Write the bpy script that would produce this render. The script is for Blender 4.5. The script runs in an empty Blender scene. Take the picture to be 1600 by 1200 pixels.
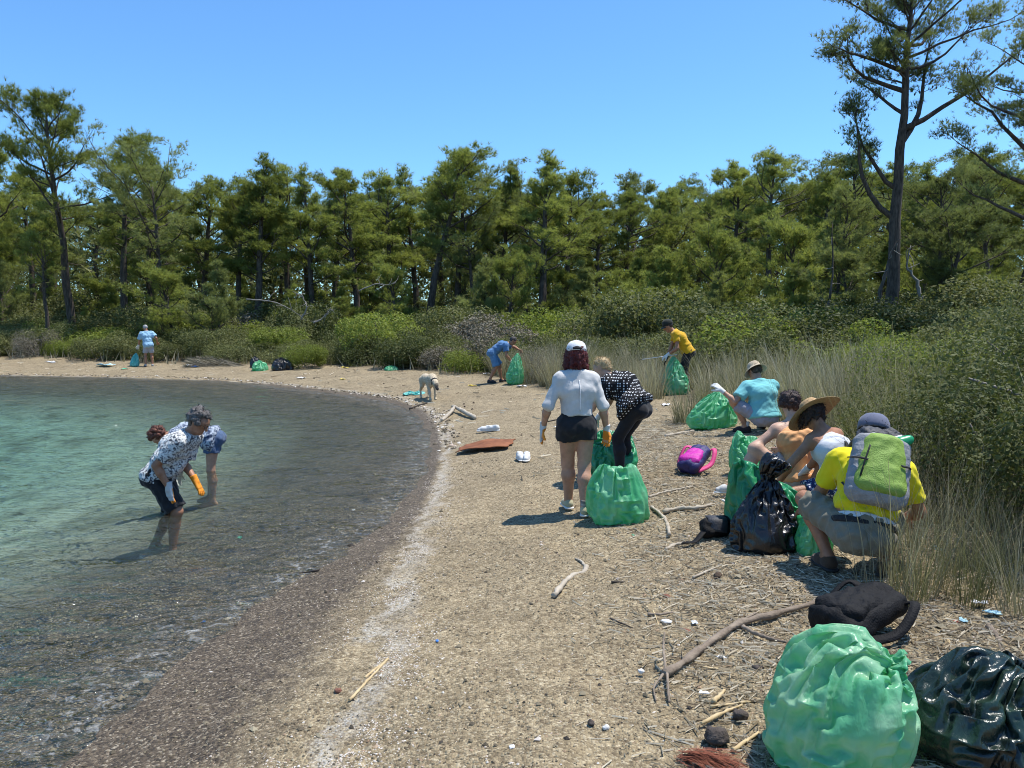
import bpy, math, random
import numpy as np
from mathutils import Vector, Matrix, noise

# ------------------------------------------------------------------ camera, sky, sun, exposure
C = bpy.context.scene.collection
sc = bpy.context.scene
FPX, CAMH, PITCH = 1200.0, 1.9, math.radians(4.62)
cam_d = bpy.data.cameras.new('camera')
cam = bpy.data.objects.new('camera', cam_d)
C.objects.link(cam)
cam_d.sensor_width = 36.0
cam_d.lens = FPX / 1600 * 36
cam_d.clip_start, cam_d.clip_end = 0.05, 3000
cam.location = (0, 0, CAMH)
cam.rotation_euler = (math.pi / 2 - PITCH, 0, 0)
sc.camera = cam

SUN = Vector((0.32, 0.10, 0.93)).normalized()
elev = math.asin(SUN.z)
world = bpy.data.worlds.new('World')
sc.world = world
world.use_nodes = True
wn = world.node_tree
for n in list(wn.nodes):
    wn.nodes.remove(n)
sky = wn.nodes.new('ShaderNodeTexSky')
sky.sky_type = 'NISHITA'
sky.sun_disc = False
sky.sun_elevation = elev
sky.sun_rotation = math.atan2(SUN.x, SUN.y)
sky.altitude = 300
sky.air_density = 1.0
sky.dust_density = 0.25
sky.ozone_density = 2.0
bg = wn.nodes.new('ShaderNodeBackground')
bg.inputs[1].default_value = 0.13
wo = wn.nodes.new('ShaderNodeOutputWorld')
tint = wn.nodes.new('ShaderNodeMix')      # the camera's rendering of blue
tint.data_type = 'RGBA'; tint.blend_type = 'MULTIPLY'
tint.inputs[0].default_value = 1.0
tint.inputs[7].default_value = (.58, .90, 1.14, 1)
wn.links.new(sky.outputs[0], tint.inputs[6])
wn.links.new(tint.outputs[2], bg.inputs[0])
wn.links.new(bg.outputs[0], wo.inputs[0])

sd = bpy.data.lights.new('sun', 'SUN')
sun = bpy.data.objects.new('sun', sd)
C.objects.link(sun)
sd.energy = 4.2
sd.angle = math.radians(0.55)
sd.color = (1.0, 0.955, 0.88)
sun.rotation_euler = SUN.to_track_quat('Z', 'Y').to_euler()
sun.location = (10, 5, 30)

sc.view_settings.view_transform = 'Standard'
sc.view_settings.look = 'None'
sc.view_settings.gamma = 1.0
sc.view_settings.exposure = 0.60
sc.view_settings.use_curve_mapping = False
sc.render.engine = 'CYCLES'
sc.cycles.pixel_filter_type = 'BLACKMAN_HARRIS'
sc.cycles.filter_width = 1.0
sc.cycles.max_bounces = 8
sc.cycles.transparent_max_bounces = 12
sc.cycles.diffuse_bounces = 3
sc.cycles.glossy_bounces = 3
sc.cycles.caustics_reflective = False
sc.cycles.caustics_refractive = False

# ------------------------------------------------------------------ helpers
R = random.Random(7)
NR = np.random.default_rng(11)


def tag(o, label=None, cat=None, group=None, kind=None):
    if label: o['label'] = label
    if cat: o['category'] = cat
    if group: o['group'] = group
    if kind: o['kind'] = kind
    return o


def empty(name, loc, yaw=0.0, label=None, cat=None, group=None):
    o = bpy.data.objects.new(name, None)
    C.objects.link(o)
    o.location = loc
    o.rotation_euler = (0, 0, yaw)
    o.empty_display_size = 0.1
    return tag(o, label, cat, group)


def mesh_np(name, v, f, smooth=False, attrs=None):
    """v (N,3), f (M,3) or (M,4) or list of such"""
    me = bpy.data.meshes.new(name)
    v = np.asarray(v, dtype=np.float32).reshape(-1, 3)
    fs = f if isinstance(f, list) else [f]
    fs = [np.asarray(a, dtype=np.int32) for a in fs if len(a)]
    loops = np.concatenate([a.ravel() for a in fs]) if fs else np.zeros(0, np.int32)
    starts, o = [], 0
    for a in fs:
        starts.append(o + np.arange(len(a), dtype=np.int32) * a.shape[1])
        o += a.size
    starts = np.concatenate(starts) if starts else np.zeros(0, np.int32)
    me.vertices.add(len(v))
    me.vertices.foreach_set('co', v.ravel())
    me.loops.add(len(loops))
    me.loops.foreach_set('vertex_index', loops)
    me.polygons.add(len(starts))
    me.polygons.foreach_set('loop_start', starts)
    if smooth:
        me.polygons.foreach_set('use_smooth', np.ones(len(starts), dtype=bool))
    else:
        me.polygons.foreach_set('use_smooth', np.zeros(len(starts), dtype=bool))
    me.update(calc_edges=True)
    for an, (dom, arr) in (attrs or {}).items():
        at = me.attributes.new(an, 'FLOAT', dom)
        at.data.foreach_set('value', np.asarray(arr, dtype=np.float32))
    return me


def obj(name, me, m=None, parent=None):
    if m is not None and not me.materials:
        me.materials.append(m)
    o = bpy.data.objects.new(name, me)
    C.objects.link(o)
    if parent is not None:
        o.parent = parent
    return o


class MB:
    """collects triangles/quads with a per-face tint"""
    def __init__(s):
        s.v, s.q, s.t, s.n = [], [], [], 0
        s.qt, s.tt = [], []

    def add(s, v, f, tint=0.5):
        v = np.asarray(v, dtype=np.float32).reshape(-1, 3)
        f = np.asarray(f, dtype=np.int32)
        if len(f) == 0:
            return
        ti = np.broadcast_to(np.asarray(tint, dtype=np.float32), (len(f),))
        s.v.append(v)
        if f.shape[1] == 3:
            s.t.append(f + s.n); s.tt.append(ti)
        else:
            s.q.append(f + s.n); s.qt.append(ti)
        s.n += len(v)

    def mesh(s, name, smooth=False):
        fs, ti = [], []
        if s.t: fs.append(np.concatenate(s.t)); ti += s.tt
        if s.q: fs.append(np.concatenate(s.q)); ti += s.qt
        return mesh_np(name, np.concatenate(s.v), fs, smooth, {'tint': ('FACE', np.concatenate(ti))})

    def build(s, name, m, parent=None, smooth=False):
        return obj(name, s.mesh(name, smooth), m, parent)


def nrm(a):
    a = np.asarray(a, dtype=np.float64)
    return a / max(1e-9, np.linalg.norm(a))


def tube(mb, pts, radii, sides=7, tint=0.5, cap=True, wob=0.0, rng=None):
    pts = np.asarray(pts, dtype=np.float64)
    n = len(pts)
    radii = np.broadcast_to(np.asarray(radii, dtype=np.float64), (n,))
    T = np.gradient(pts, axis=0)
    T /= np.maximum(1e-9, np.linalg.norm(T, axis=1))[:, None]
    ref = np.array([0.0, 0, 1]) if abs(T[0][2]) < 0.9 else np.array([1.0, 0, 0])
    u = nrm(np.cross(ref, T[0]))
    V = []
    an = np.arange(sides) * 2 * math.pi / sides
    for i in range(n):
        u = nrm(u - T[i] * np.dot(u, T[i]))
        w = np.cross(T[i], u)
        r = radii[i]
        rr = r * (1 + (wob * (rng.random(sides) - .5) * 2 if wob else 0))
        V.append(pts[i] + (np.cos(an) * rr)[:, None] * u + (np.sin(an) * rr)[:, None] * w)
    V = np.concatenate(V)
    F = []
    for i in range(n - 1):
        for j in range(sides):
            k = (j + 1) % sides
            F.append((i * sides + j, i * sides + k, (i + 1) * sides + k, (i + 1) * sides + j))
    if cap:
        V = np.vstack([V, pts[0], pts[-1]])
        a, b = n * sides, n * sides + 1
        T3 = []
        for j in range(sides):
            k = (j + 1) % sides
            T3.append((a, k, j)); T3.append((b, (n - 1) * sides + j, (n - 1) * sides + k))
        base = mb.n
        mb.add(V, np.array(F), tint)
        mb.t.append(np.array(T3, dtype=np.int32) + base)
        mb.tt.append(np.full(len(T3), tint, np.float32))
    else:
        mb.add(V, np.array(F), tint)


def bez(pts, n):
    """smooth polyline through points (Catmull-Rom)"""
    P = [np.asarray(p, dtype=np.float64) for p in pts]
    P = [2 * P[0] - P[1]] + P + [2 * P[-1] - P[-2]]
    out = []
    m = len(P) - 3
    for i in range(n):
        t = i / (n - 1) * m
        k = min(int(t), m - 1)
        t -= k
        p0, p1, p2, p3 = P[k:k + 4]
        out.append(.5 * (2 * p1 + (p2 - p0) * t + (2 * p0 - 5 * p1 + 4 * p2 - p3) * t * t + (3 * p1 - p0 - 3 * p2 + p3) * t ** 3))
    return np.array(out)


_H = NR.random((256, 256)).astype(np.float32)


def vnoise(x, y, sc_=1.0, off=0):
    x = np.asarray(x, dtype=np.float64) * sc_ + off * 17.31
    y = np.asarray(y, dtype=np.float64) * sc_ + off * 9.77
    xi = np.floor(x).astype(np.int64); yi = np.floor(y).astype(np.int64)
    fx = x - xi; fy = y - yi
    fx = fx * fx * (3 - 2 * fx); fy = fy * fy * (3 - 2 * fy)
    a = _H[xi & 255, yi & 255]; b = _H[(xi + 1) & 255, yi & 255]
    c = _H[xi & 255, (yi + 1) & 255]; d = _H[(xi + 1) & 255, (yi + 1) & 255]
    return (a * (1 - fx) + b * fx) * (1 - fy) + (c * (1 - fx) + d * fx) * fy


# ------------------------------------------------------------------ node helper
def new_mat(name):
    m = bpy.data.materials.new(name)
    m.use_nodes = True
    nt = m.node_tree
    for n in list(nt.nodes):
        nt.nodes.remove(n)
    out = nt.nodes.new('ShaderNodeOutputMaterial')
    return m, nt, out


def N(nt, t, **kw):
    n = nt.nodes.new(t)
    for k, v in kw.items():
        if k.startswith('i_'):
            key = k[2:]
            key = int(key) if key.isdigit() else key.replace('_', ' ')
            n.inputs[key].default_value = v
        else:
            setattr(n, k, v)
    return n


def ramp(nt, fac, stops, interp='LINEAR'):
    r = nt.nodes.new('ShaderNodeValToRGB')
    r.color_ramp.interpolation = interp
    e = r.color_ramp.elements
    while len(e) < len(stops):
        e.new(0.5)
    for i, (p, c) in enumerate(stops):
        e[i].position = p
        e[i].color = (*c, 1) if len(c) == 3 else c
    if fac is not None:
        nt.links.new(fac, r.inputs[0])
    return r


def mixc(nt, fac, a, b, blend='MIX'):
    m = nt.nodes.new('ShaderNodeMix')
    m.data_type = 'RGBA'
    m.blend_type = blend
    for sock, val in ((0, fac), (6, a), (7, b)):
        if isinstance(val, (int, float)):
            m.inputs[sock].default_value = val
        elif isinstance(val, tuple):
            m.inputs[sock].default_value = (*val, 1) if len(val) == 3 else val
        else:
            nt.links.new(val, m.inputs[sock])
    return m.outputs[2]


def mth(nt, op, a, b=None, c=None, clamp=False):
    m = nt.nodes.new('ShaderNodeMath')
    m.operation = op
    m.use_clamp = clamp
    for i, val in enumerate((a, b, c)):
        if val is None: continue
        if isinstance(val, (int, float)):
            m.inputs[i].default_value = val
        else:
            nt.links.new(val, m.inputs[i])
    return m.outputs[0]


def pmat(name, c1, c2=None, scale=8.0, rough=0.7, bump=0.0, bscale=None, detail=4, metallic=0.0, spec=0.35, coord='Object', sheen=0.0, stretch=None):
    """principled with noise between two colours and optional bump"""
    m, nt, out = new_mat(name)
    p = N(nt, 'ShaderNodeBsdfPrincipled', i_Roughness=rough, i_Metallic=metallic)
    p.inputs['Specular IOR Level'].default_value = spec
    if sheen: p.inputs['Sheen Weight'].default_value = sheen
    tc = N(nt, 'ShaderNodeTexCoord')
    co = tc.outputs[coord]
    if stretch:
        mp = N(nt, 'ShaderNodeMapping')
        mp.inputs['Scale'].default_value = stretch
        nt.links.new(co, mp.inputs[0]); co = mp.outputs[0]
    c2 = c2 or c1
    nz = N(nt, 'ShaderNodeTexNoise', i_Scale=scale, i_Detail=float(detail), i_Roughness=0.6)
    nt.links.new(co, nz.inputs['Vector'])
    r = ramp(nt, nz.outputs[0], [(0.32, c1), (0.68, c2)])
    nt.links.new(r.outputs[0], p.inputs['Base Color'])
    if bump:
        nb = N(nt, 'ShaderNodeTexNoise', i_Scale=bscale or scale * 4, i_Detail=5.0)
        nt.links.new(co, nb.inputs['Vector'])
        b = N(nt, 'ShaderNodeBump', i_Strength=bump, i_Distance=0.01)
        nt.links.new(nb.outputs[0], b.inputs['Height'])
        nt.links.new(b.outputs[0], p.inputs['Normal'])
    nt.links.new(p.outputs[0], out.inputs[0])
    return m


# ------------------------------------------------------------------ the shore: pixel <-> ground
ZW = -0.15


def ray(px, py):
    u, v = (px - 800) / FPX, (600 - py) / FPX
    cp, sp = math.cos(PITCH), math.sin(PITCH)
    return np.array([u, cp + v * sp, -sp + v * cp])


def on_plane(px, py, z=0.0):
    d = ray(px, py)
    t = (z - CAMH) / d[2]
    return np.array([0, 0, CAMH]) + d * t


def at_depth(px, py, Y):
    d = ray(px, py)
    return np.array([0, 0, CAMH]) + d * (Y / d[1])


WL_PX = [(-60, 1330), (20, 1255), (95, 1195), (185, 1112), (262, 1050), (345, 985), (470, 905), (560, 850), (625, 795), (662, 740),
         (676, 700), (668, 668), (648, 643), (600, 626), (540, 617), (470, 608), (380, 598), (300, 593), (200, 590), (100, 588), (0, 586), (-150, 584)]
WL = np.array([on_plane(a, b, ZW)[:2] for a, b in WL_PX])
WL = np.vstack([[-14.0, -20.0], [-6.0, -2.5], WL, [-38.0, 29.0], [-60, 22], [-90, 0], [-100, -40]])
WPOLY = np.vstack([WL, [-60.0, -60.0]])


def _inside(P, poly):
    x, y = P[:, 0], P[:, 1]
    ins = np.zeros(len(P), bool)
    n = len(poly)
    for i in range(n):
        x1, y1 = poly[i]; x2, y2 = poly[(i + 1) % n]
        c = ((y1 > y) != (y2 > y))
        with np.errstate(divide='ignore', invalid='ignore'):
            xx = (x2 - x1) * (y - y1) / (y2 - y1 if y2 != y1 else 1e-12) + x1
        ins ^= c & (x < xx)
    return ins


def seg_dist(P, L):
    best = np.full(len(P), 1e9)
    for i in range(len(L) - 1):
        a, b = L[i], L[i + 1]
        ab = b - a
        t = np.clip(((P - a) @ ab) / (ab @ ab), 0, 1)
        best = np.minimum(best, np.linalg.norm(P - a - t[:, None] * ab, axis=1))
    return best


def shore(P):
    """signed distance from the waterline, land positive"""
    P = np.asarray(P, dtype=np.float64).reshape(-1, 2)
    d = seg_dist(P, WL)
    return np.where(_inside(P, WPOLY), -d, d)


_zd = [-80, -25, -12, -8, -4, -2, -.5, 0, .6, 1.3, 2.5, 4.5, 7, 12, 25, 60, 150, 500]
_zz = [-3.2, -2.6, -1.9, -1.45, -.82, -.47, -.22, ZW, -.08, 0, .10, .24, .36, .55, 1.3, 2.6, 4.5, 8]


def height(P, detail=True):
    P = np.asarray(P, dtype=np.float64).reshape(-1, 2)
    d = shore(P)
    z = np.interp(d, _zd, _zz)
    x, y = P[:, 0], P[:, 1]
    z = z + 0.055 * np.clip(x - 3.3 - 0.08 * np.clip(y - 5, 0, 20), 0, 9)
    w = np.clip((d - .5) / 1.5, 0, 1)
    z = z + w * (.07 * (vnoise(x, y, .55) - .5) + .03 * (vnoise(x, y, 1.7, 3) - .5))
    z = z + np.clip((d - 8) / 10, 0, 1) * .7 * (vnoise(x, y, .12, 5) - .5)
    if detail:
        w2 = np.clip((np.abs(d) + .12) / .5, .2, 1)
        z = z + w * .045 * (vnoise(x, y, 2.6, 9) - .5) * np.clip((d - .8) / .8, 0, 1)
        z = z + w2 * (.022 * (vnoise(x, y, 6, 7) - .5) + .010 * (vnoise(x, y, 14, 8) - .5))
    return z


def hz(x, y):
    return float(height(np.array([[x, y]]), False)[0])


def at(px, py, lift=0.0):
    """first ground (or seabed) point seen at a pixel of the photograph"""
    d = ray(px, py)
    ts = np.concatenate([np.arange(1.5, 20, .02), np.arange(20, 120, .1)])
    P = np.array([0, 0, CAMH]) + ts[:, None] * d
    below = P[:, 2] < height(P[:, :2], False)
    i = int(np.argmax(below)) if below.any() else len(ts) - 1
    p = P[i]
    return Vector((p[0], p[1], hz(p[0], p[1]) + lift))


VE_PX = [(-200, 558), (-60, 560), (60, 562), (130, 567), (300, 571), (470, 570), (540, 575), (640, 582), (740, 589), (840, 604),
         (940, 614), (1040, 634), (1100, 652), (1160, 668)]
VE = [np.array(at(a, b))[:2] for a, b in VE_PX]
VE = np.array([[-70.0, 32.0]] + VE + [[4.2, 8.6], [3.75, 7.0], [3.45, 5.6], [3.1, 4.6], [3.6, 3.4], [4.6, 1.5], [6, -6], [8, -30]])
VPOLY = np.vstack([VE, [300, -30], [300, 300], [-300, 300], [-300, 40]])


def inland(P):
    P = np.asarray(P, dtype=np.float64).reshape(-1, 2)
    d = seg_dist(P, VE)
    return np.where(_inside(P, VPOLY), d, -d)
# ------------------------------------------------------------------ ground and water
STRIP_PX = [(440, 1330), (500, 1230), (530, 1160), (560, 1100), (592, 1040), (615, 970), (635, 910), (654, 860), (680, 790), (690, 740),
            (697, 700), (690, 662), (670, 640), (620, 621), (540, 610), (440, 601), (340, 595), (200, 591), (0, 587)]
STRIP = np.array([np.array(at(a, b))[:2] for a, b in STRIP_PX])
STRIP = np.vstack([STRIP[0] + [-.6, -2.5], STRIP, STRIP[-1] + [-10, 1]])


def ground_material():
    m, nt, out = new_mat('beach gravel')
    L = nt.links.new
    p = N(nt, 'ShaderNodeBsdfPrincipled')
    tc = N(nt, 'ShaderNodeTexCoord'); co = tc.outputs['Object']

    def attr(n):
        a = N(nt, 'ShaderNodeAttribute', attribute_name=n); return a.outputs['Fac']
    d, q, s, inl = attr('shore'), attr('wetq'), attr('strip'), attr('inland')
    n1 = N(nt, 'ShaderNodeTexNoise', i_Scale=0.9, i_Detail=6.0, i_Roughness=.62); L(co, n1.inputs['Vector'])
    n2 = N(nt, 'ShaderNodeTexNoise', i_Scale=7.0, i_Detail=6.0, i_Roughness=.7); L(co, n2.inputs['Vector'])
    n3 = N(nt, 'ShaderNodeTexNoise', i_Scale=60.0, i_Detail=4.0, i_Roughness=.7); L(co, n3.inputs['Vector'])
    v1 = N(nt, 'ShaderNodeTexVoronoi', i_Scale=85.0); L(co, v1.inputs['Vector'])
    v2 = N(nt, 'ShaderNodeTexVoronoi', i_Scale=38.0); L(co, v2.inputs['Vector'])
    sep = N(nt, 'ShaderNodeSeparateColor'); L(v1.outputs['Color'], sep.inputs[0])
    sep2 = N(nt, 'ShaderNodeSeparateColor'); L(v2.outputs['Color'], sep2.inputs[0])
    # dry gravel: grains of tan, grey, cream and dark
    grain = ramp(nt, sep.outputs[0], [(0.0, (.085, .066, .045)), (.22, (.168, .138, .088)), (.55, (.268, .226, .146)), (.82, (.37, .32, .215)), (1.0, (.52, .48, .37))])
    grain2 = ramp(nt, sep2.outputs[1], [(0.0, (.115, .094, .062)), (.5, (.255, .214, .14)), (1.0, (.40, .35, .245))])
    dry = mixc(nt, .42, grain.outputs[0], grain2.outputs[0])
    tone = ramp(nt, n1.outputs[0], [(.3, (.84, .77, .69)), (.7, (1.16, 1.08, .98))])
    dry = mixc(nt, 1.0, dry, tone.outputs[0], 'MULTIPLY')
    t2 = ramp(nt, n2.outputs[0], [(.30, (.62, .60, .57)), (.52, (1.0, 1.0, 1.0)), (.75, (1.12, 1.1, 1.06))])
    dry = mixc(nt, .85, dry, t2.outputs[0], 'MULTIPLY')
    # strandline of dried foam, bleached seagrass and shell grit
    nz = mth(nt, 'MULTIPLY_ADD', n2.outputs[0], .55, -.28)
    n4 = N(nt, 'ShaderNodeTexNoise', i_Scale=1.7, i_Detail=3.0); L(co, n4.inputs['Vector'])
    wander = mth(nt, 'MULTIPLY_ADD', n4.outputs[0], .9, -.45)
    sa = mth(nt, 'ABSOLUTE', mth(nt, 'ADD', mth(nt, 'ADD', s, nz), wander))
    sm = mth(nt, 'SUBTRACT', 1.0, mth(nt, 'MULTIPLY', sa, 7.0), clamp=True)
    brk = ramp(nt, n2.outputs[0], [(.36, (.15, .15, .15)), (.56, (1, 1, 1))])
    sm = mth(nt, 'MULTIPLY', sm, brk.outputs[0])
    sn = ramp(nt, n3.outputs[0], [(.40, (0, 0, 0)), (.56, (1, 1, 1))])
    smk = mth(nt, 'MULTIPLY', sm, mth(nt, 'MULTIPLY_ADD', sn.outputs[0], .72, .10), clamp=True)
    dry = mixc(nt, smk, dry, (.46, .445, .405))
    # wet gravel between the water and the strandline
    wet = ramp(nt, sep.outputs[0], [(0.0, (.034, .025, .016)), (.5, (.100, .074, .046)), (.86, (.155, .120, .08)), (1.0, (.34, .29, .21))])
    wet = mixc(nt, 1.0, wet.outputs[0], t2.outputs[0], 'MULTIPLY')
    qn = mth(nt, 'ADD', q, mth(nt, 'MULTIPLY_ADD', n2.outputs[0], .5, -.25))
    wm = ramp(nt, qn, [(.52, (1, 1, 1)), (.86, (0, 0, 0))])
    base = mixc(nt, wm.outputs[0], dry, wet)
    # seabed: grey gravel close in, pale sand with weed patches further out
    sand = ramp(nt, n1.outputs[0], [(.34, (.17, .165, .11)), (.50, (.42, .41, .31)), (.8, (.55, .54, .43))])
    dn = mth(nt, 'ADD', d, mth(nt, 'MULTIPLY_ADD', n1.outputs[0], 3.0, -1.5))
    deep = ramp(nt, mth(nt, 'MULTIPLY', dn, -.1), [(.22, (0, 0, 0)), (.55, (1, 1, 1))])
    bed = mixc(nt, deep.outputs[0], wet, sand.outputs[0])
    under = ramp(nt, mth(nt, 'MULTIPLY_ADD', d, .5, .5), [(.36, (1, 1, 1)), (.5, (0, 0, 0))])
    base = mixc(nt, under.outputs[0], base, bed)
    # soil and leaf litter under the plants
    soil = ramp(nt, n2.outputs[0], [(.3, (.065, .05, .03)), (.7, (.17, .135, .08))])
    im = ramp(nt, mth(nt, 'ADD', inl, mth(nt, 'MULTIPLY_ADD', n2.outputs[0], 1.6, -.8)), [(.3, (0, 0, 0)), (1.0, (1, 1, 1))])
    base = mixc(nt, im.outputs[0], base, soil.outputs[0])
    L(base, p.inputs['Base Color'])
    rg = mth(nt, 'MULTIPLY_ADD', wm.outputs[0], -.30, .9)
    L(rg, p.inputs['Roughness'])
    p.inputs['Specular IOR Level'].default_value = .3
    h = mth(nt, 'ADD', mth(nt, 'MULTIPLY', v1.outputs['Distance'], -1.0), mth(nt, 'MULTIPLY', n3.outputs[0], .8))
    h = mth(nt, 'ADD', h, mth(nt, 'MULTIPLY', v2.outputs['Distance'], -1.2))
    b = N(nt, 'ShaderNodeBump', i_Strength=.9, i_Distance=.008); L(h, b.inputs['Height'])
    L(b.outputs[0], p.inputs['Normal'])
    L(p.outputs[0], out.inputs[0])
    return m


def lines(segs):
    out = []
    for a, b, st in segs:
        out += list(np.arange(a, b - 1e-6, st))
    return np.array(out + [segs[-1][1]])


gx = lines([(-900, -300, 100), (-300, -60, 20), (-60, -24, 2), (-24, -6, .4), (-6, 6.5, .055), (6.5, 20, .4), (20, 60, 2), (60, 300, 20), (300, 900, 100)])
gy = lines([(-300, -40, 26), (-40, 0, 2), (0, 2.2, .3), (2.2, 13.5, .055), (13.5, 36, .22), (36, 90, 2), (90, 300, 20), (300, 1500, 120)])
GX, GY = np.meshgrid(gx, gy)
GP = np.stack([GX.ravel(), GY.ravel()], 1)
gz = height(GP)
gd, gi = shore(GP), inland(GP)
gs = seg_dist(GP, STRIP)
# signed strip distance (positive inland of it)
SPOLY = np.vstack([STRIP, [-120.0, 33.0], [-120.0, -60.0], [-6, -60]])
gs = np.where(_inside(GP, SPOLY), -gs, gs)
gq = np.where(gs < 0, np.clip(gd, 0, 99) / np.maximum(1e-3, np.clip(gd, 0, 99) + np.abs(gs)), 1 + gs)
nx, ny = len(gx), len(gy)
ii = np.arange(nx * ny).reshape(ny, nx)
quads = np.stack([ii[:-1, :-1].ravel(), ii[:-1, 1:].ravel(), ii[1:, 1:].ravel(), ii[1:, :-1].ravel()], 1)
gme = mesh_np('beach', np.column_stack([GP, gz]), quads, True,
              {'shore': ('POINT', np.clip(gd, -90, 90)), 'strip': ('POINT', np.clip(gs, -9, 9)), 'wetq': ('POINT', np.clip(gq, 0, 9)), 'inland': ('POINT', np.clip(gi, -9, 9))})
beach = obj('beach', gme, ground_material())
tag(beach, 'curving gravel beach running down under the water and up into the scrub', 'beach', kind='structure')


def water_material():
    m, nt, out = new_mat('clear shallow sea')
    L = nt.links.new
    tc = N(nt, 'ShaderNodeTexCoord'); co = tc.outputs['Object']
    mp = N(nt, 'ShaderNodeMapping'); mp.inputs['Scale'].default_value = (.75, 1.5, 1); mp.inputs['Rotation'].default_value = (0, 0, .18)
    L(co, mp.inputs[0])
    a = N(nt, 'ShaderNodeTexNoise', i_Scale=1.5, i_Detail=3.0, i_Roughness=.55, i_Distortion=.7); L(mp.outputs[0], a.inputs['Vector'])
    b = N(nt, 'ShaderNodeTexNoise', i_Scale=6.5, i_Detail=3.0, i_Roughness=.6, i_Distortion=.8); L(mp.outputs[0], b.inputs['Vector'])
    h = mth(nt, 'ADD', a.outputs[0], mth(nt, 'MULTIPLY', b.outputs[0], .42))
    bp = N(nt, 'ShaderNodeBump', i_Strength=1.0, i_Distance=.24); L(h, bp.inputs['Height'])
    fr = N(nt, 'ShaderNodeFresnel', i_IOR=1.40); L(bp.outputs[0], fr.inputs['Normal'])
    gl = N(nt, 'ShaderNodeBsdfGlossy', i_Roughness=.03); L(bp.outputs[0], gl.inputs['Normal'])
    tr = N(nt, 'ShaderNodeBsdfTransparent'); tr.inputs[0].default_value = (.97, .985, .98, 1)
    tb = N(nt, 'ShaderNodeBsdfDiffuse'); tb.inputs[0].default_value = (.20, .24, .20, 1)      # fine sediment stirred up
    ms = N(nt, 'ShaderNodeMixShader', i_0=.075); L(tr.outputs[0], ms.inputs[1]); L(tb.outputs[0], ms.inputs[2])
    mx = N(nt, 'ShaderNodeMixShader'); L(fr.outputs[0], mx.inputs[0]); L(ms.outputs[0], mx.inputs[1]); L(gl.outputs[0], mx.inputs[2])
    # foam along the lapping edge
    at_ = N(nt, 'ShaderNodeAttribute', attribute_name='shore')
    fn = N(nt, 'ShaderNodeTexNoise', i_Scale=11.0, i_Detail=6.0, i_Roughness=.75, i_Distortion=1.0); L(co, fn.inputs['Vector'])
    fn2 = N(nt, 'ShaderNodeTexNoise', i_Scale=1.6, i_Detail=2.0); L(co, fn2.inputs['Vector'])
    e = mth(nt, 'ABSOLUTE', mth(nt, 'ADD', at_.outputs['Fac'], mth(nt, 'MULTIPLY_ADD', fn2.outputs[0], .9, -.25)))
    ef = mth(nt, 'SUBTRACT', 1.0, mth(nt, 'MULTIPLY', e, 3.2), clamp=True)
    ff = mth(nt, 'MULTIPLY', ef, ramp(nt, fn.outputs[0], [(.52, (0, 0, 0)), (.68, (1, 1, 1))]).outputs[0])
    ff = mth(nt, 'MULTIPLY', ff, .32)
    df = N(nt, 'ShaderNodeBsdfDiffuse'); df.inputs[0].default_value = (.75, .77, .77, 1)
    mx2 = N(nt, 'ShaderNodeMixShader'); L(ff, mx2.inputs[0]); L(mx.outputs[0], mx2.inputs[1]); L(df.outputs[0], mx2.inputs[2])
    L(mx2.outputs[0], out.inputs[0])
    va = N(nt, 'ShaderNodeVolumeAbsorption', i_Density=.105); va.inputs[0].default_value = (0.05, .71, .72, 1)
    L(va.outputs[0], out.inputs['Volume'])
    return m


wx = lines([(-100, -40, 6), (-40, -12, .5), (-12, 0, .07)])
wy = lines([(-40, 0, 4), (0, 2.4, .4), (2.4, 13, .07), (13, 34, .16)])
WX, WY = np.meshgrid(wx, wy)
WPt = np.stack([WX.ravel(), WY.ravel()], 1)
wd = shore(WPt)
ph = NR.random(12) * 6.28
wz = np.zeros(len(WPt))
for k in range(9):
    lam = [1.9, 1.3, .95, .7, .55, .42, .34, .8, 2.6][k]
    ang = 1.15 + .5 * math.sin(k * 2.3)
    amp = .0060 * lam ** .8
    wrp = .6 * vnoise(WPt[:, 0], WPt[:, 1], .6, k)
    wz += amp * np.sin((math.cos(ang) * WPt[:, 0] + math.sin(ang) * WPt[:, 1]) * 6.283 / lam + ph[k] + wrp * 6)
wz *= np.clip(np.abs(wd) / .8, .25, 1)
nx, ny = len(wx), len(wy)
ii = np.arange(nx * ny).reshape(ny, nx)
q = np.stack([ii[:-1, :-1].ravel(), ii[:-1, 1:].ravel(), ii[1:, 1:].ravel(), ii[1:, :-1].ravel()], 1)
top = np.column_stack([WPt, wz + ZW])
edge = np.concatenate([ii[0, :], ii[1:, -1], ii[-1, -2::-1], ii[-2:0:-1, 0]])
low = top[edge].copy(); low[:, 2] = -5.0
nl = len(edge); o0 = len(top)
side = np.array([(edge[(i + 1) % nl], edge[i], o0 + i, o0 + (i + 1) % nl) for i in range(nl)])
cen = np.array([[-50, 0, -5.0]])
fan = np.array([(o0 + nl, o0 + (i + 1) % nl, o0 + i) for i in range(nl)])
wv = np.vstack([top, low, cen])
wme = mesh_np('water', wv, [q, side, fan], True, {'shore': ('POINT', np.concatenate([np.clip(wd, -50, 50), np.full(nl + 1, -50.0)]))})
water = obj('water', wme, water_material())
tag(water, 'clear turquoise shallow bay water with small ripples', 'water', kind='structure')
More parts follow.
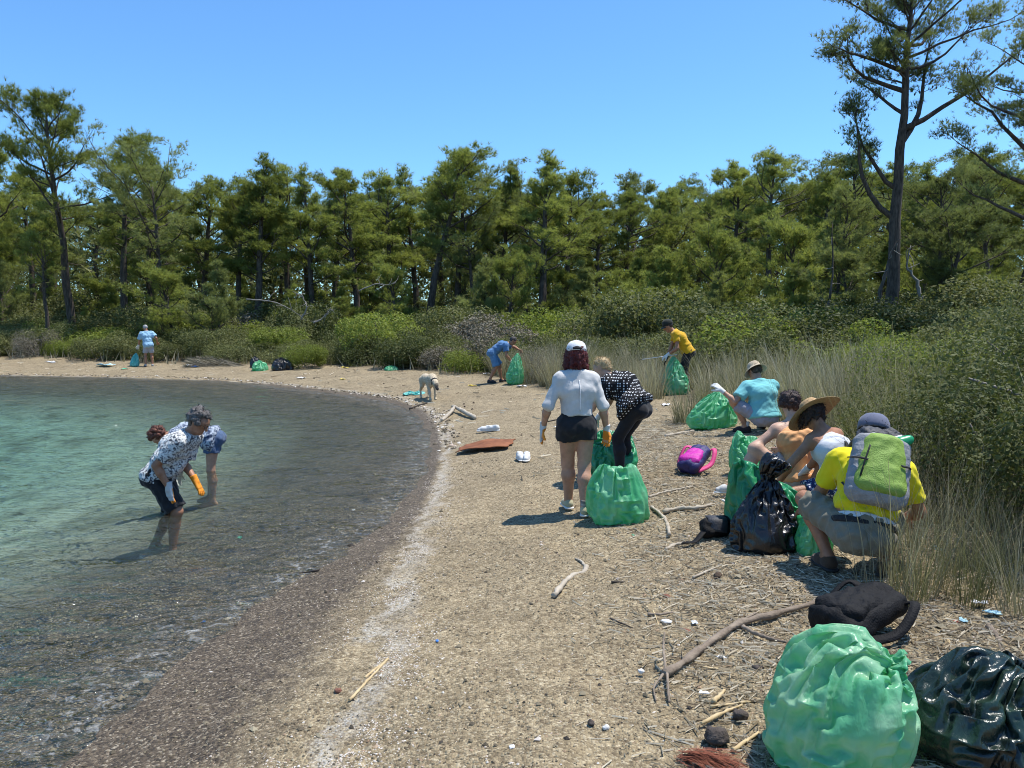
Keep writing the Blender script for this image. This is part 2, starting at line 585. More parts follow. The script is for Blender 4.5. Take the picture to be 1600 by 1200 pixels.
# ------------------------------------------------------------------ vegetation materials
def leaf_mat(name, dark, mid, light, trans=.35, rough=.55, spread=.25):
    m, nt, out = new_mat(name)
    L = nt.links.new
    a = N(nt, 'ShaderNodeAttribute', attribute_name='tint')
    oi = N(nt, 'ShaderNodeObjectInfo')
    t = mth(nt, 'ADD', a.outputs['Fac'], mth(nt, 'MULTIPLY_ADD', oi.outputs['Random'], spread, -spread / 2), clamp=True)
    c = ramp(nt, t, [(.05, dark), (.5, mid), (.95, light)])
    p = N(nt, 'ShaderNodeBsdfPrincipled', i_Roughness=rough)
    p.inputs['Specular IOR Level'].default_value = .18
    L(c.outputs[0], p.inputs['Base Color'])
    tl = N(nt, 'ShaderNodeBsdfTranslucent')
    br = mixc(nt, 1.0, c.outputs[0], (1.25, 1.3, .8), 'MULTIPLY')
    L(br, tl.inputs[0])
    mx = N(nt, 'ShaderNodeMixShader', i_0=trans); L(p.outputs[0], mx.inputs[1]); L(tl.outputs[0], mx.inputs[2])
    L(mx.outputs[0], out.inputs[0])
    return m


M_PINE = leaf_mat('pine needles', (.115, .135, .036), (.230, .258, .070), (.36, .385, .12), .48, .55, .45)
M_PINE_D = leaf_mat('pine needles dull', (.10, .118, .045), (.205, .230, .088), (.32, .345, .145), .45, .55, .4)
M_LENT = leaf_mat('lentisk leaves', (.066, .074, .027), (.138, .149, .056), (.222, .225, .100), .32, .65, .4)
M_LENT_G = leaf_mat('fresh green leaves', (.09, .115, .022), (.19, .225, .045), (.28, .32, .075), .38, .6, .3)
M_MYRT = leaf_mat('dark glossy leaves', (.040, .050, .016), (.085, .100, .032), (.15, .16, .06), .26, .6)
M_BROOM = leaf_mat('yellow broom', (.10, .10, .02), (.24, .22, .03), (.38, .33, .04), .3)
M_DRYL = leaf_mat('dry twigs', (.10, .085, .06), (.20, .175, .13), (.32, .29, .22), .12, .8)
M_GRASS = leaf_mat('dry rush', (.13, .12, .07), (.29, .26, .175), (.50, .45, .33), .28, .7, .4)
M_GRASS_G = leaf_mat('green rush', (.08, .085, .04), (.18, .18, .085), (.38, .34, .21), .28, .6, .4)
M_BARK = pmat('pine bark', (.035, .028, .022), (.13, .10, .078), 5.0, .95, 1.0, 22, stretch=(3, 3, .7))
M_BARK_L = pmat('grey twig bark', (.12, .10, .085), (.26, .23, .195), 9.0, .9, .6, 30)
M_DEAD = pmat('dead grey wood', (.15, .135, .115), (.27, .25, .22), 12.0, .9, .5, 40)
M_CONE = pmat('pine cone brown', (.04, .027, .018), (.11, .075, .05), 30, .9, .6, 60)


def blades(mb, c, ax, rng, k, ln, w, spread, tint):
    """needle tufts: k thin triangles around each centre c with axis ax"""
    n = len(c)
    c = np.repeat(c, k, 0); ax = np.repeat(ax, k, 0); tt = np.repeat(tint, k)
    dr = ax + rng.normal(size=(n * k, 3)) * spread
    dr /= np.linalg.norm(dr, axis=1)[:, None]
    l = ln * rng.uniform(.6, 1.15, n * k)
    sd_ = np.cross(dr, rng.normal(size=(n * k, 3)))
    sd_ /= np.maximum(1e-6, np.linalg.norm(sd_, axis=1))[:, None]
    ww = w * rng.uniform(.7, 1.3, n * k)
    b0 = c - dr * (l * .15)[:, None]
    A = b0 + sd_ * (ww * .5)[:, None]
    B = b0 - sd_ * (ww * .5)[:, None]
    T = c + dr * l[:, None]
    V = np.stack([A, B, T], 1).reshape(-1, 3)
    F = np.arange(len(V)).reshape(-1, 3)
    mb.add(V, F, np.clip(tt + rng.normal(size=n * k) * .07, 0, 1))


def pine_meshes(seed, H=10.0, cb=.38, spread=2.6, nb=26, tufts=3100, lean=.06, r0=.17, k=17, ln=.25, w=.0135, top='round', bare=.35, cones=0, droop=0.0, limbs=None):
    rng = np.random.default_rng(seed)
    tr, cr, cn = MB(), MB(), MB()
    n = 12
    t = np.linspace(0, 1, n)
    la = rng.uniform(0, 6.28)
    wob = np.cumsum(rng.normal(size=(n, 2)) * .035 * H / n * 1.6, 0)
    P = np.zeros((n, 3))
    P[:, 2] = t * H
    P[:, 0] = wob[:, 0] - wob[0, 0] + math.cos(la) * lean * H * t ** 1.5
    P[:, 1] = wob[:, 1] - wob[0, 1] + math.sin(la) * lean * H * t ** 1.5
    rad = r0 * (1 - t) ** .75 + .022
    rad[0] *= 1.35
    tube(tr, P, rad, 9, .5, wob=.08, rng=rng)

    def on_trunk(s):
        return np.array([np.interp(s, t, P[:, i]) for i in range(3)]), np.interp(s, t, rad)
    spots, axes_, tint = [], [], []
    brs = []
    az = rng.uniform(0, 6.28)
    for i in range(nb):
        f = (i + rng.uniform(0, .8)) / nb
        s = cb + (1 - cb) * f * .985
        az += 2.4 + rng.normal() * .5
        if top == 'flat':
            prof = .55 + .75 * min(1, f * 1.7) if f < .8 else 1.0 - (f - .8) * 2.6
        elif top == 'spire':
            prof = 1.08 - .95 * f
        else:
            prof = math.sin(math.pi * (.16 + .80 * f)) ** .8
        Lb = spread * max(.22, prof) * rng.uniform(.5, 1.25) * (1 + .38 * math.cos(az - la))
        el = math.radians(rng.uniform(2, 22) + 40 * f - droop * 25 * (1 - f))
        brs.append((s, az, Lb, el, 0))
    for (s, a, Lb, el) in (limbs or []):
        brs.append((s, a, Lb, el, 1))
    for s, az_, Lb, el, big in brs:
        p0, r_ = on_trunk(s)
        d = np.array([math.cos(az_) * math.cos(el), math.sin(az_) * math.cos(el), math.sin(el)])
        m_ = 7
        pts = [p0]
        cur = d.copy()
        for j in range(m_):
            cur = nrm(cur + rng.normal(size=3) * .16 + np.array([0, 0, .07 - .05 * droop]))
            pts.append(pts[-1] + cur * Lb / m_)
        pts = np.array(pts)
        rb = min(r_ * .62, .018 + Lb * .014) * (1.35 if big else 1)
        tube(tr, pts, np.linspace(rb, .008, len(pts)), 6 if big else 5, .5, cap=False)
        ns = int(rng.integers(6, 10)) + (5 if big else 0)
        for q_ in range(ns):
            u = rng.uniform(.28, 1.0)
            ps = np.array([np.interp(u * m_, np.arange(m_ + 1), pts[:, c_]) for c_ in range(3)])
            dv = nrm(pts[min(m_, int(u * m_) + 1)] - pts[int(u * m_) if int(u * m_) < m_ else m_ - 1])
            sdv = nrm(np.cross(dv, [0, 0, 1])) * rng.choice([-1, 1])
            dd = nrm(dv * rng.uniform(.3, .9) + sdv * rng.uniform(.3, 1.0) + np.array([0, 0, rng.uniform(-.1, .75)]))
            ls = Lb * rng.uniform(.16, .36) * (1.15 - .5 * u) + .18
            if big: ls *= .7
            e = ps + dd * ls
            mid = ps + dd * ls * .5 + rng.normal(size=3) * .06 * ls
            tube(tr, np.array([ps, mid, e]), [.013, .009, .005], 3, .5, cap=False)
            if rng.random() < bare * (1 - s) * 1.2:
                continue
            spots.append((mid, e, dd, ls))
    wts = np.array([x[3] for x in spots])
    cnt = np.maximum(4, (wts / wts.sum() * tufts)).astype(int)
    for (mid, e, dd, ls), c_ in zip(spots, cnt):
        u = rng.uniform(0, 1.12, c_)
        pos = mid + (e - mid) * u[:, None] + rng.normal(size=(c_, 3)) * (.095 + .075 * ls) * np.array([1, 1, .6])
        ax = dd * .7 + rng.normal(size=(c_, 3)) * .45 + np.array([0, 0, .45])
        ax /= np.linalg.norm(ax, axis=1)[:, None]
        bt = .5 + rng.normal() * .13
        spots_t = np.clip(bt + rng.normal(size=c_) * .06, 0, 1)
        blades(cr, pos, ax, rng, k, ln, w, .55, spots_t)
        if cones and rng.random() < cones:
            for _ in range(int(rng.integers(1, 4))):
                cc = mid + (e - mid) * rng.uniform(-.3, .7) + rng.normal(size=3) * .06
                tube(cn, np.array([cc, cc + [0, 0, -.05], cc + [0, 0, -.10]]), [.012, .036, .008], 5, .5)
    zm = max(float(np.percentile(np.concatenate(cr.v)[:, 2], 99.9)), H)
    return tr.mesh('trunk', True), cr.mesh('crown'), (cn.mesh('cones', True) if cn.n else None), zm


PINES = []
for seed, kw in [(1, dict(cb=.42, spread=2.7, nb=28, top='round')), (2, dict(cb=.34, spread=2.4, nb=30, top='spire', lean=.05)), (3, dict(cb=.52, spread=2.9, nb=22, top='flat', lean=.09)),
                 (4, dict(cb=.46, spread=2.3, nb=26, top='round', lean=.14)), (5, dict(cb=.30, spread=2.9, nb=32, top='round', tufts=4200)), (6, dict(cb=.56, spread=2.2, nb=22, top='flat', lean=.05, tufts=2700)),
                 (7, dict(cb=.40, spread=2.0, nb=26, top='spire', lean=.12, tufts=2900))]:
    PINES.append(pine_meshes(seed, **kw))
YOUNG = [pine_meshes(21, H=4.5, cb=.12, spread=1.7, nb=26, tufts=2600, r0=.07, top='spire', bare=.05, ln=.22),
         pine_meshes(22, H=4.5, cb=.16, spread=2.1, nb=24, tufts=2600, r0=.08, top='round', bare=.05, lean=.12, ln=.22)]


def put_tree(meshes, loc, height_, yaw, label, group, widen=1.0, mat=None, name='pine_tree'):
    tr, cr, cn, H = meshes
    s = height_ / H
    e = empty(name, loc, yaw, label, 'tree', group)
    sx = s * widen
    for nm, me, mm in (('trunk', tr, M_BARK), ('crown', cr, mat or M_PINE), ('cones', cn, M_CONE)):
        if me is None: continue
        if not me.materials: me.materials.append(mm)
        o = bpy.data.objects.new(nm, me)
        C.objects.link(o)
        o.parent = e
        o.scale = (sx, sx, s)
        if mat is not None and nm == 'crown':
            o.material_slots[0].link = 'OBJECT'
            o.material_slots[0].material = mat
        if nm == 'cones': tag(o, kind='stuff')
    return e


def tree_px(px, Y, ytop, v, yaw, label, group, widen=1.0, mat=None, lib=PINES):
    x = (px - 800) / FPX * Y * 1.0
    z0 = hz(x, Y) - .08
    zt = at_depth(px, ytop, Y)[2]
    return put_tree(lib[v], (x, Y, z0), zt - z0, yaw, label, group, widen * 1.18, mat)


# trees that stand out along the skyline: base pixel column, distance, pixel height of the top
EDGE = [(-30, 43, 215, 4, .4, 1.0), (12, 46, 208, 1, 2.2, .9), (60, 49, 262, 0, 1.0, 1.0), (118, 41, 158, 3, 5.3, .82), (75, 38.5, 330, 5, .3, .9),
        (195, 44, 200, 0, 2.9, .9), (262, 41, 212, 2, 4.2, .95), (235, 50, 248, 4, .2, 1.), (320, 47, 270, 4, 1.6, 1.1), (372, 45, 278, 0, 3.3, 1.), (402, 43, 234, 1, 5.5, 1.0),
        (455, 46, 262, 0, .9, 1.05), (492, 44, 262, 1, 2.5, .95), (522, 50, 252, 6, 3.6, 1.), (560, 45, 268, 4, 4.4, 1.1), (612, 47, 262, 0, 5.0, 1.), (668, 42, 236, 3, .15, 1.05),
        (655, 49, 258, 1, 1.2, 1.), (715, 46, 255, 0, 2.2, 1.1), (745, 42, 270, 2, 3.2, 1.0), (780, 47, 252, 1, 4.0, .95), (845, 40, 228, 1, 5.6, 1.15), (820, 46, 250, 2, .6, 1.), (885, 45, 268, 0, 1.7, 1.05),
        (935, 47, 300, 4, 2.9, 1.1), (975, 49, 292, 0, 3.7, 1.), (1012, 52, 302, 1, 4.5, 1.), (1045, 54, 300, 4, 5.7, 1.1), (1078, 58, 272, 2, .8, .75), (1120, 50, 268, 5, 1.9, 1.), (1148, 40, 246, 4, 2.7, 1.0),
        (1195, 37, 225, 0, 3.9, 1.0), (1245, 40, 240, 2, 4.8, 1.05), (1290, 36, 262, 1, 5.9, 1.), (1330, 42, 235, 0, .7, 1.), (1375, 45, 250, 4, 1.5, 1.), (1440, 38, 255, 1, 2.3, 1.0), (1490, 42, 235, 0, 3.1, 1.),
        (1545, 36, 225, 4, 4.1, 1.), (1590, 40, 215, 2, 5.2, 1.), (1640, 38, 225, 0, .1, 1.), (1690, 42, 215, 4, 1.1, 1.)]
TOPL = {0: 'medium pine with rounded crown along the forest edge', 1: 'pine with pointed crown rising along the forest edge', 2: 'flat-topped pine with high open crown along the forest edge',
        3: 'leaning pine with open clumped crown on the forest edge', 4: 'broad bushy pine with low crown along the forest edge', 5: 'slim pine with small high crown on a bare trunk', 6: 'narrow leaning pine with ragged pointed crown'}
SPECIAL = {(118, 41): 'tallest pine above the far cove, dark leaning trunk and layered crown', (845, 40): 'tall pointed pine with two side leaders standing above its neighbours',
           (668, 42): 'pine with wind-swept slanting top behind the green scrub slope', (1078, 58): 'small distant pine with flat tufted top rising above the tree line',
           (262, 41): 'pine with wide flat crown beside the tallest pine at the cove', (402, 43): 'dark pointed pine behind the scrub above the far bin bags'}
for px, Y, yt, v, yaw, wd_ in EDGE:
    sp = SPECIAL.get((px, Y))
    tree_px(px, Y, yt, v, yaw, sp or TOPL[v], 'pines along the forest edge', wd_, M_PINE_D if v in (2, 6) else None)
r_ = random.Random(5)
for row, (Y0, Y1, n_, lo, hi) in enumerate([(52, 60, 22, 272, 325), (62, 76, 24, 276, 328), (78, 98, 26, 282, 330)]):
    for i in range(n_):
        px = -120 + (i + r_.uniform(.1, .9)) * 1850 / n_
        Y = r_.uniform(Y0, Y1)
        yt = r_.uniform(lo, hi)
        if px > 1150: yt -= 35
        v_, ww, mm = r_.choice([0, 1, 4, 4, 2, 6]), r_.uniform(1.0, 1.35), r_.choice([None, M_PINE_D, None])
        lb = ('dull' if mm else 'fresh') + ' green ' + ('wide ' if ww > 1.2 else '') + {0: 'round-crowned', 1: 'pointed', 4: 'bushy', 2: 'flat-topped', 6: 'narrow leaning'}[v_] + ' pine ' + ('just behind the edge trees', 'deep inside the forest', 'on the farthest rise of the forest')[row]
        tree_px(px, Y, yt, v_, r_.uniform(0, 6.28), lb, 'pines deeper in the forest', ww, mm)
# young bushy pines between the trunks
for i in range(90):
    px = -60 + (i + r_.uniform(.0, 1)) * 1740 / 90
    Y = r_.uniform(36, 60) if px < 1000 else r_.uniform(26, 52)
    x = (px - 800) / FPX * Y
    if inland([[x, Y]])[0] < 4.0: continue
    hh, ww, mm = r_.uniform(2.0, 5.2), r_.uniform(.85, 1.3), r_.choice([None, None, M_PINE_D])
    lb = ('dull olive' if mm else 'fresh green') + (' low' if hh < 3.0 else ' tall' if hh > 4.3 else '') + (' broad' if ww > 1.12 else ' slender' if ww < .97 else '') + (' round-topped' if i % 2 else ' cone-shaped') + ' young pine under the tall pines'
    put_tree(YOUNG[i % 2], (x, Y, hz(x, Y) - .05), hh, r_.uniform(0, 6.28), lb, 'young pines of the understorey', ww, mm)

# the two big pines on the right bank, built on their own
big1 = pine_meshes(41, H=13.2, cb=.70, spread=2.5, nb=26, tufts=6500, lean=.02, r0=.235, k=14, ln=.18, w=.013, top='round', bare=.15, cones=.55,
                   limbs=[(.36, math.pi * .98, 4.6, .42), (.44, math.pi * 1.03, 3.6, .5), (.56, .15, 4.6, .75), (.60, .05, 5.2, .35), (.64, math.pi * .9, 2.6, .7), (.75, math.pi * 1.1, 3.6, .2), (.82, .4, 3.2, .3), (.70, math.pi * .95, 3.6, .12), (.86, math.pi, 3.0, .1)])
big2 = pine_meshes(42, H=13.0, cb=.66, spread=3.0, nb=26, tufts=7500, lean=.05, r0=.22, k=14, ln=.18, w=.013, top='flat', bare=.15, cones=.4,
                   limbs=[(.42, math.pi * 1.0, 3.8, .15), (.52, math.pi * 1.05, 4.6, .35), (.62, math.pi * .95, 5.0, .30), (.72, math.pi * 1.1, 4.4, .1), (.5, .2, 3.0, .4)])
x = (1385 - 800) / FPX * 24
put_tree(big1, (x, 24, hz(x, 24) - .1), 11.9, 0.0, 'tall near pine with bare lower trunk, long side limb and many cones', 'large pines on the right bank', 1.0, M_PINE_D)
x = (1602 - 800) / FPX * 21
put_tree(big2, (x, 21, hz(x, 21) - .1), 10.6, .12, 'big pine at the right bank with drooping outer limbs', 'large pines on the right bank', 1.0, M_PINE_D)
mid = pine_meshes(43, H=9.0, cb=.50, spread=2.6, nb=26, tufts=4200, lean=.10, r0=.14, k=13, ln=.19, w=.014, top='round', bare=.2, cones=.25)
for px, Y, yt, yaw, lb in [(1468, 26, 250, 3.4, 'dark crooked pine beside the tall near pine'), (1300, 28, 300, .8, 'pine with curved grey trunk left of the tall near pine'), (1545, 30, 235, 4.8, 'bushy pine between the two big right-bank pines')]:
    x = (px - 800) / FPX * Y
    z0 = hz(x, Y) - .1
    put_tree(mid, (x, Y, z0), at_depth(px, yt, Y)[2] - z0, yaw, lb, None, 1.0, M_PINE_D)


# ------------------------------------------------------------------ shrubs
def shrub_meshes(seed, rx=1.5, h=1.7, n=7000, leaf=.075, lobes=9, stems=10, aspect=.5, flat=.0):
    rng = np.random.default_rng(seed)
    fo, st = MB(), MB()
    cs, rs = [], []
    for i in range(lobes):
        a, rr = rng.uniform(0, 6.28), rx * math.sqrt(rng.uniform(0, .62))
        zz = h * rng.uniform(.28, .74) * (1 - .45 * (rr / rx) ** 2)
        cs.append((math.cos(a) * rr, math.sin(a) * rr, zz)); rs.append(rng.uniform(.26, .44) * min(rx, h * 1.1))
    cs, rs = np.array(cs), np.array(rs)
    w_ = rs ** 2 / (rs ** 2).sum()
    li = rng.choice(lobes, n, p=w_)
    dr = rng.normal(size=(n, 3)); dr /= np.linalg.norm(dr, axis=1)[:, None]
    # clumps on each lobe: perturb radius with direction noise
    ph_ = rng.uniform(0, 6.28, (lobes, 3))
    bump = np.sin(dr[:, 0] * 5 + ph_[li, 0]) * np.sin(dr[:, 1] * 5 + ph_[li, 1]) * np.sin(dr[:, 2] * 5 + ph_[li, 2])
    rad = rs[li] * (1 + .22 * bump) * np.where(rng.random(n) < .78, rng.uniform(.86, 1.1, n), rng.uniform(.3, .95, n))
    pos = cs[li] + dr * rad[:, None] * np.array([1.1, 1.1, .9])
    pos[:, 2] = np.abs(pos[:, 2] - .02) + .02
    nrm_ = dr * .5 + rng.normal(size=(n, 3)) * .6 + np.array([0, 0, .35])
    nrm_ /= np.linalg.norm(nrm_, axis=1)[:, None]
    u = np.cross(nrm_, rng.normal(size=(n, 3))); u /= np.linalg.norm(u, axis=1)[:, None]
    v = np.cross(nrm_, u)
    l = leaf * rng.uniform(.6, 1.3, n)[:, None]
    A = pos - u * l * .5; B = pos + v * l * aspect * .5; D_ = pos - v * l * aspect * .5; E = pos + u * l * .5 + nrm_ * l * .1
    V = np.stack([A, B, E, D_], 1).reshape(-1, 3)
    F = np.arange(len(V)).reshape(-1, 4)
    lt = rng.normal(size=lobes) * .10 + .48
    fo.add(V, F, np.clip(lt[li] + rng.normal(size=n) * .13, 0, 1))
    for i in range(stems):
        e = cs[i % lobes] + rng.normal(size=3) * .1 * rx
        b = np.array([rng.normal() * .12, rng.normal() * .12, -.05])
        m_ = (b + e) / 2 + rng.normal(size=3) * .15
        tube(st, bez([b, m_, e], 6), np.linspace(.028, .008, 6), 5, .5, cap=False)
    return fo.mesh('foliage'), st.mesh('stems', True)


SHF = [shrub_meshes(51, 1.6, 1.9, 9000, .10, 11), shrub_meshes(52, 1.9, 1.7, 10000, .10, 13), shrub_meshes(53, 1.3, 2.1, 8000, .095, 9), shrub_meshes(54, 2.1, 1.5, 10000, .09, 14)]
SHN = [shrub_meshes(61, 1.0, 1.25, 17000, .036, 13, 14), shrub_meshes(62, 1.2, 1.05, 19000, .034, 15, 14), shrub_meshes(63, .85, 1.45, 16000, .038, 12, 14)]
SHS = [shrub_meshes(65, .9, 1.2, 6500, .06, 9, 16, .22)]


def put_shrub(lib, v, loc, yaw, s, mat, label, group, name='shrub', hs=1.0):
    fo, st = lib[v]
    e = empty(name, loc, yaw, label, 'shrub', group)
    for nm, me, mm in (('foliage', fo, M_LENT), ('stems', st, M_BARK_L)):
        if not me.materials: me.materials.append(mm)
        o = bpy.data.objects.new(nm, me)
        C.objects.link(o)
        o.parent = e
        o.scale = (s, s, s * hs)
        if nm == 'foliage':
            o.material_slots[0].link = 'OBJECT'
            o.material_slots[0].material = mat
    return e


# far cove and hillside scrub: sampled on the ground with a minimum spacing
placed = []
cand = random.Random(9)
nsh = 0
for tries in range(9000):
    if nsh >= 235: break
    Y = cand.uniform(14, 50)
    x = cand.uniform(-.74, .74) * Y
    e = inland([[x, Y]])[0]
    if e < 1.0 or e > 17: continue
    if x > 2 and Y < 19: continue
    gap = .95 + .03 * e + (.25 if Y > 30 else 0)
    if any((x - a) ** 2 + (Y - b) ** 2 < gap * gap for a, b in placed): continue
    # the rushes grow here instead
    if -0.4 < x < 11 and Y < 25 and e < 3.6: continue
    placed.append((x, Y))
    nsh += 1
    near_edge = e < 2.4
    u = cand.random()
    if u < .06: mt, lb = M_DRYL, 'dry greyish half-bare scrub bush'
    elif u < .70: mt, lb = M_LENT, 'low olive-green scrub bush'
    elif u < .85: mt, lb = M_LENT_G, 'fresh bright-green scrub bush'
    else: mt, lb = M_MYRT, 'dark green scrub bush'
    place = 'at the back of the gravel cove' if x < -6 else ('on the slope behind the rushes' if x > 0 else 'on the slope below the pines')
    s = cand.uniform(.5, .9) if near_edge else cand.uniform(.55, 1.0 if e < 5 else 1.5)
    if x < -9: s *= 1.12
    put_shrub(SHF, cand.randrange(4), (x, Y, hz(x, Y) - .06), cand.uniform(0, 6.28), s, mt, ('big ' if s > 1.2 else 'small ' if s < .72 else '') + lb + ' ' + place, 'scrub ' + place, hs=cand.uniform(.65, 1.0) if e < 5 else cand.uniform(.7, 1.15))
for px, py, Y, s, mt, lb in [(925, 560, 20.2, .42, M_BROOM, 'yellow flowering bush above the rushes'), (870, 560, 21.5, .62, M_DRYL, 'dead grey leafless bush beside the yellow bush'),
                             (845, 520, 24, .6, M_DRYL, 'dry grey bush on the slope above the bending man'), (480, 560, 29.3, .55, M_LENT_G, 'small bright-green bush behind the round black bin bag'),
                             (590, 500, 31, 1.15, M_LENT_G, 'large yellow-green bush in the middle of the slope'), (60, 500, 36, .8, M_DRYL, 'greyish dry bush at the edge of the cove')]:
    x = (px - 800) / FPX * Y
    put_shrub(SHF if mt is not M_DRYL else SHS, 0, (x, Y, hz(x, Y) - .05), px, s * (1.6 if mt is M_DRYL else 1), mt, lb, None)
# right bank, close to the people
for i, (x, Y, s, v, mt, lb) in enumerate([
        (4.75, 9.2, .95, 1, M_LENT, 'olive bush behind the person in the orange top'), (4.35, 7.7, .85, 0, M_LENT, 'leafy bush behind the straw hat'), (5.6, 8.3, 1.2, 2, M_LENT, 'tall bush behind the crouching group'),
        (4.35, 6.1, 1.1, 1, M_MYRT, 'dark bush behind the man with the green rucksack'), (5.1, 6.5, 1.3, 0, M_MYRT, 'tall dark bush on the bank'), (4.2, 5.0, 1.05, 2, M_MYRT, 'dark upright bush at the top of the bank'),
        (5.3, 5.3, 1.2, 0, M_MYRT, 'dark bush high on the bank behind the upright one'), (4.9, 4.05, .8, 1, M_MYRT, 'low dark bush beside the dark bin bag'), (6.4, 7.3, 1.35, 2, M_LENT, 'pale olive bush on the crest of the bank'),
        (6.9, 9.2, 1.4, 1, M_LENT, 'wide olive bush on the crest of the bank'), (6.2, 10.6, 1.1, 0, M_LENT_G, 'bright bush among the rushes on the bank'), (7.6, 11.2, 1.3, 2, M_LENT, 'olive bush with a ragged top on the bank'),
        (8.4, 13.4, 1.35, 1, M_LENT, 'broad bush below the big right-bank pine'), (6.8, 13.6, 1.1, 0, M_LENT, 'round bush inland of the rush clumps'), (9.6, 15.6, 1.5, 2, M_LENT, 'bush at the foot of the big pines'),
        (7.9, 16.5, 1.3, 1, M_LENT_G, 'green bush between rushes and tall near pine'), (10.8, 17.6, 1.5, 0, M_LENT, 'bush under the crooked dark pine'), (9.3, 19.4, 1.4, 2, M_LENT_G, 'fresh green bush beside the tall near trunk'),
        (11.8, 20.6, 1.5, 1, M_LENT, 'bush beside the tall near pine trunk'), (6.3, 19.2, 1.3, 0, M_LENT, 'bush inland of the man in the mustard shirt'), (4.6, 21.6, 1.4, 1, M_LENT, 'wide bush behind the man in the mustard shirt'),
        (8.2, 22.6, 1.5, 2, M_MYRT, 'dark bush in the shade before the pines'), (2.9, 23.2, 1.2, 0, M_LENT, 'bush on the slope beyond the rush belt'), (6.3, 24.8, 1.6, 1, M_LENT_G, 'bright bush under the first pines')]):
    far = Y > 12.5
    put_shrub(SHF if far else SHN, v, (x, Y, hz(x, Y) - .05), i * 1.3, s * ((.46 + .07 * (i % 3)) if far else 1.06), mt, lb, None)


# ------------------------------------------------------------------ rushes and dry grass
def tussock(seed, n=260, h=1.0, rad=.22, w=.009, bend=.5, seg=4):
    rng = np.random.default_rng(seed)
    mb = MB()
    a = rng.uniform(0, 6.28, n); r = rad * np.sqrt(rng.random(n))
    base = np.stack([np.cos(a) * r, np.sin(a) * r, np.full(n, -.03)], 1)
    az = a + rng.normal(size=n) * .9
    out = np.stack([np.cos(az), np.sin(az), np.zeros(n)], 1)
    L = h * rng.uniform(.45, 1.1, n)
    t0 = rng.uniform(.03, .36, n); cv = bend * rng.uniform(.1, 1.0, n) + np.where(rng.random(n) < .16, 1.1, 0)
    side = np.stack([-np.sin(az + rng.normal(size=n)), np.cos(az + rng.normal(size=n)), np.zeros(n)], 1)
    ww = w * rng.uniform(.6, 1.3, n)
    rows = []
    p = base.copy()
    for j in range(seg + 1):
        th = t0 + cv * (j / seg) ** 1.5
        wj = ww * (1 - .85 * j / seg)
        rows.append((p - side * wj[:, None] / 2, p + side * wj[:, None] / 2))
        p = p + (out * np.sin(th)[:, None] + np.array([0, 0, 1]) * np.cos(th)[:, None]) * (L / seg)[:, None]
    V = np.stack([x_ for rw in rows for x_ in rw], 1).reshape(-1, 3)
    k = 2 * (seg + 1)
    b = (np.arange(n) * k)[:, None]
    F = np.concatenate([b + np.array([2 * j, 2 * j + 1, 2 * j + 3, 2 * j + 2]) for j in range(seg)], 0)
    tn = np.clip(.5 + rng.normal(size=n) * .22, 0, 1)
    mb.add(V, F, np.tile(tn, seg))
    return mb.mesh('rush_tussock')


TUS = [tussock(71, 260, 1.0, .24, .012, .7), tussock(72, 230, 1.05, .18, .011, 1.0), tussock(73, 300, .95, .30, .012, .55), tussock(74, 220, 1.1, .22, .010, 1.25)]
TUN = [tussock(75, 130, 1.0, .16, .0052, .7, 5), tussock(76, 110, 1.0, .13, .0048, 1.15, 5), tussock(77, 150, 1.0, .2, .0052, .6, 5)]
TUN_T = [tussock(78, 26, 1.0, .12, .006, .45, 6)]


def put_tus(lib, v, x, y, s, yaw, mat, label, group, hs=1.0, name='rush_tussock'):
    o = bpy.data.objects.new(name, lib[v])
    if not lib[v].materials: lib[v].materials.append(mat)
    C.objects.link(o)
    o.location = (x, y, hz(x, y) - .01); o.rotation_euler = (R.uniform(-.08, .08), R.uniform(-.08, .08), yaw)
    o.scale = (s, s, s * hs)
    o.material_slots[0].link = 'OBJECT'; o.material_slots[0].material = mat
    return tag(o, label, 'grass', group)


rr = random.Random(3)
pts = []
for tries in range(5000):
    if len(pts) >= 150: break
    Y = rr.uniform(9.5, 25)
    x = rr.uniform(-.5, 9.5)
    e = inland([[x, Y]])[0]
    if e < .25 or e > (3.2 if Y > 12 else 4.2): continue
    if any((x - a) ** 2 + (Y - b) ** 2 < .36 for a, b in pts): continue
    if (x - 3.95) ** 2 + (Y - 17.4) ** 2 < .5: continue
    if abs(x - .221 * Y) < .55 and 14.2 < Y < 18: continue
    pts.append((x, Y))
    mt = rr.choice([M_GRASS, M_GRASS, M_GRASS_G]); vv = rr.randrange(4); ss = rr.uniform(.75, 1.3)
    lb = ('pale dry ' if mt is M_GRASS else 'greenish ') + ('tall ' if ss > 1.02 else 'short ') + ('upright', 'fanned', 'dense', 'arching')[vv] + ' rush clump ' + ('at the gravel edge' if e < .9 else 'inside the rush belt')
    put_tus(TUS, vv, x, Y, ss, rr.uniform(0, 6.28), mt, lb, 'rush clumps behind the beach', rr.uniform(.8, 1.05))
for i, (px, py, s, lb) in enumerate([(868, 606, 1.0, 'separate grey-green rush clump at the edge of the gravel'), (850, 603, .8, 'small rush clump beside the separate one on the gravel'), (1072, 660, .7, 'low rush clump beside the teal-shirted person'), (1105, 640, .9, 'rush clump behind the spread green sack')]):
    p_ = at(px, py)
    put_tus(TUS, i % 4, p_.x, p_.y, s, i, M_GRASS, lb, None)
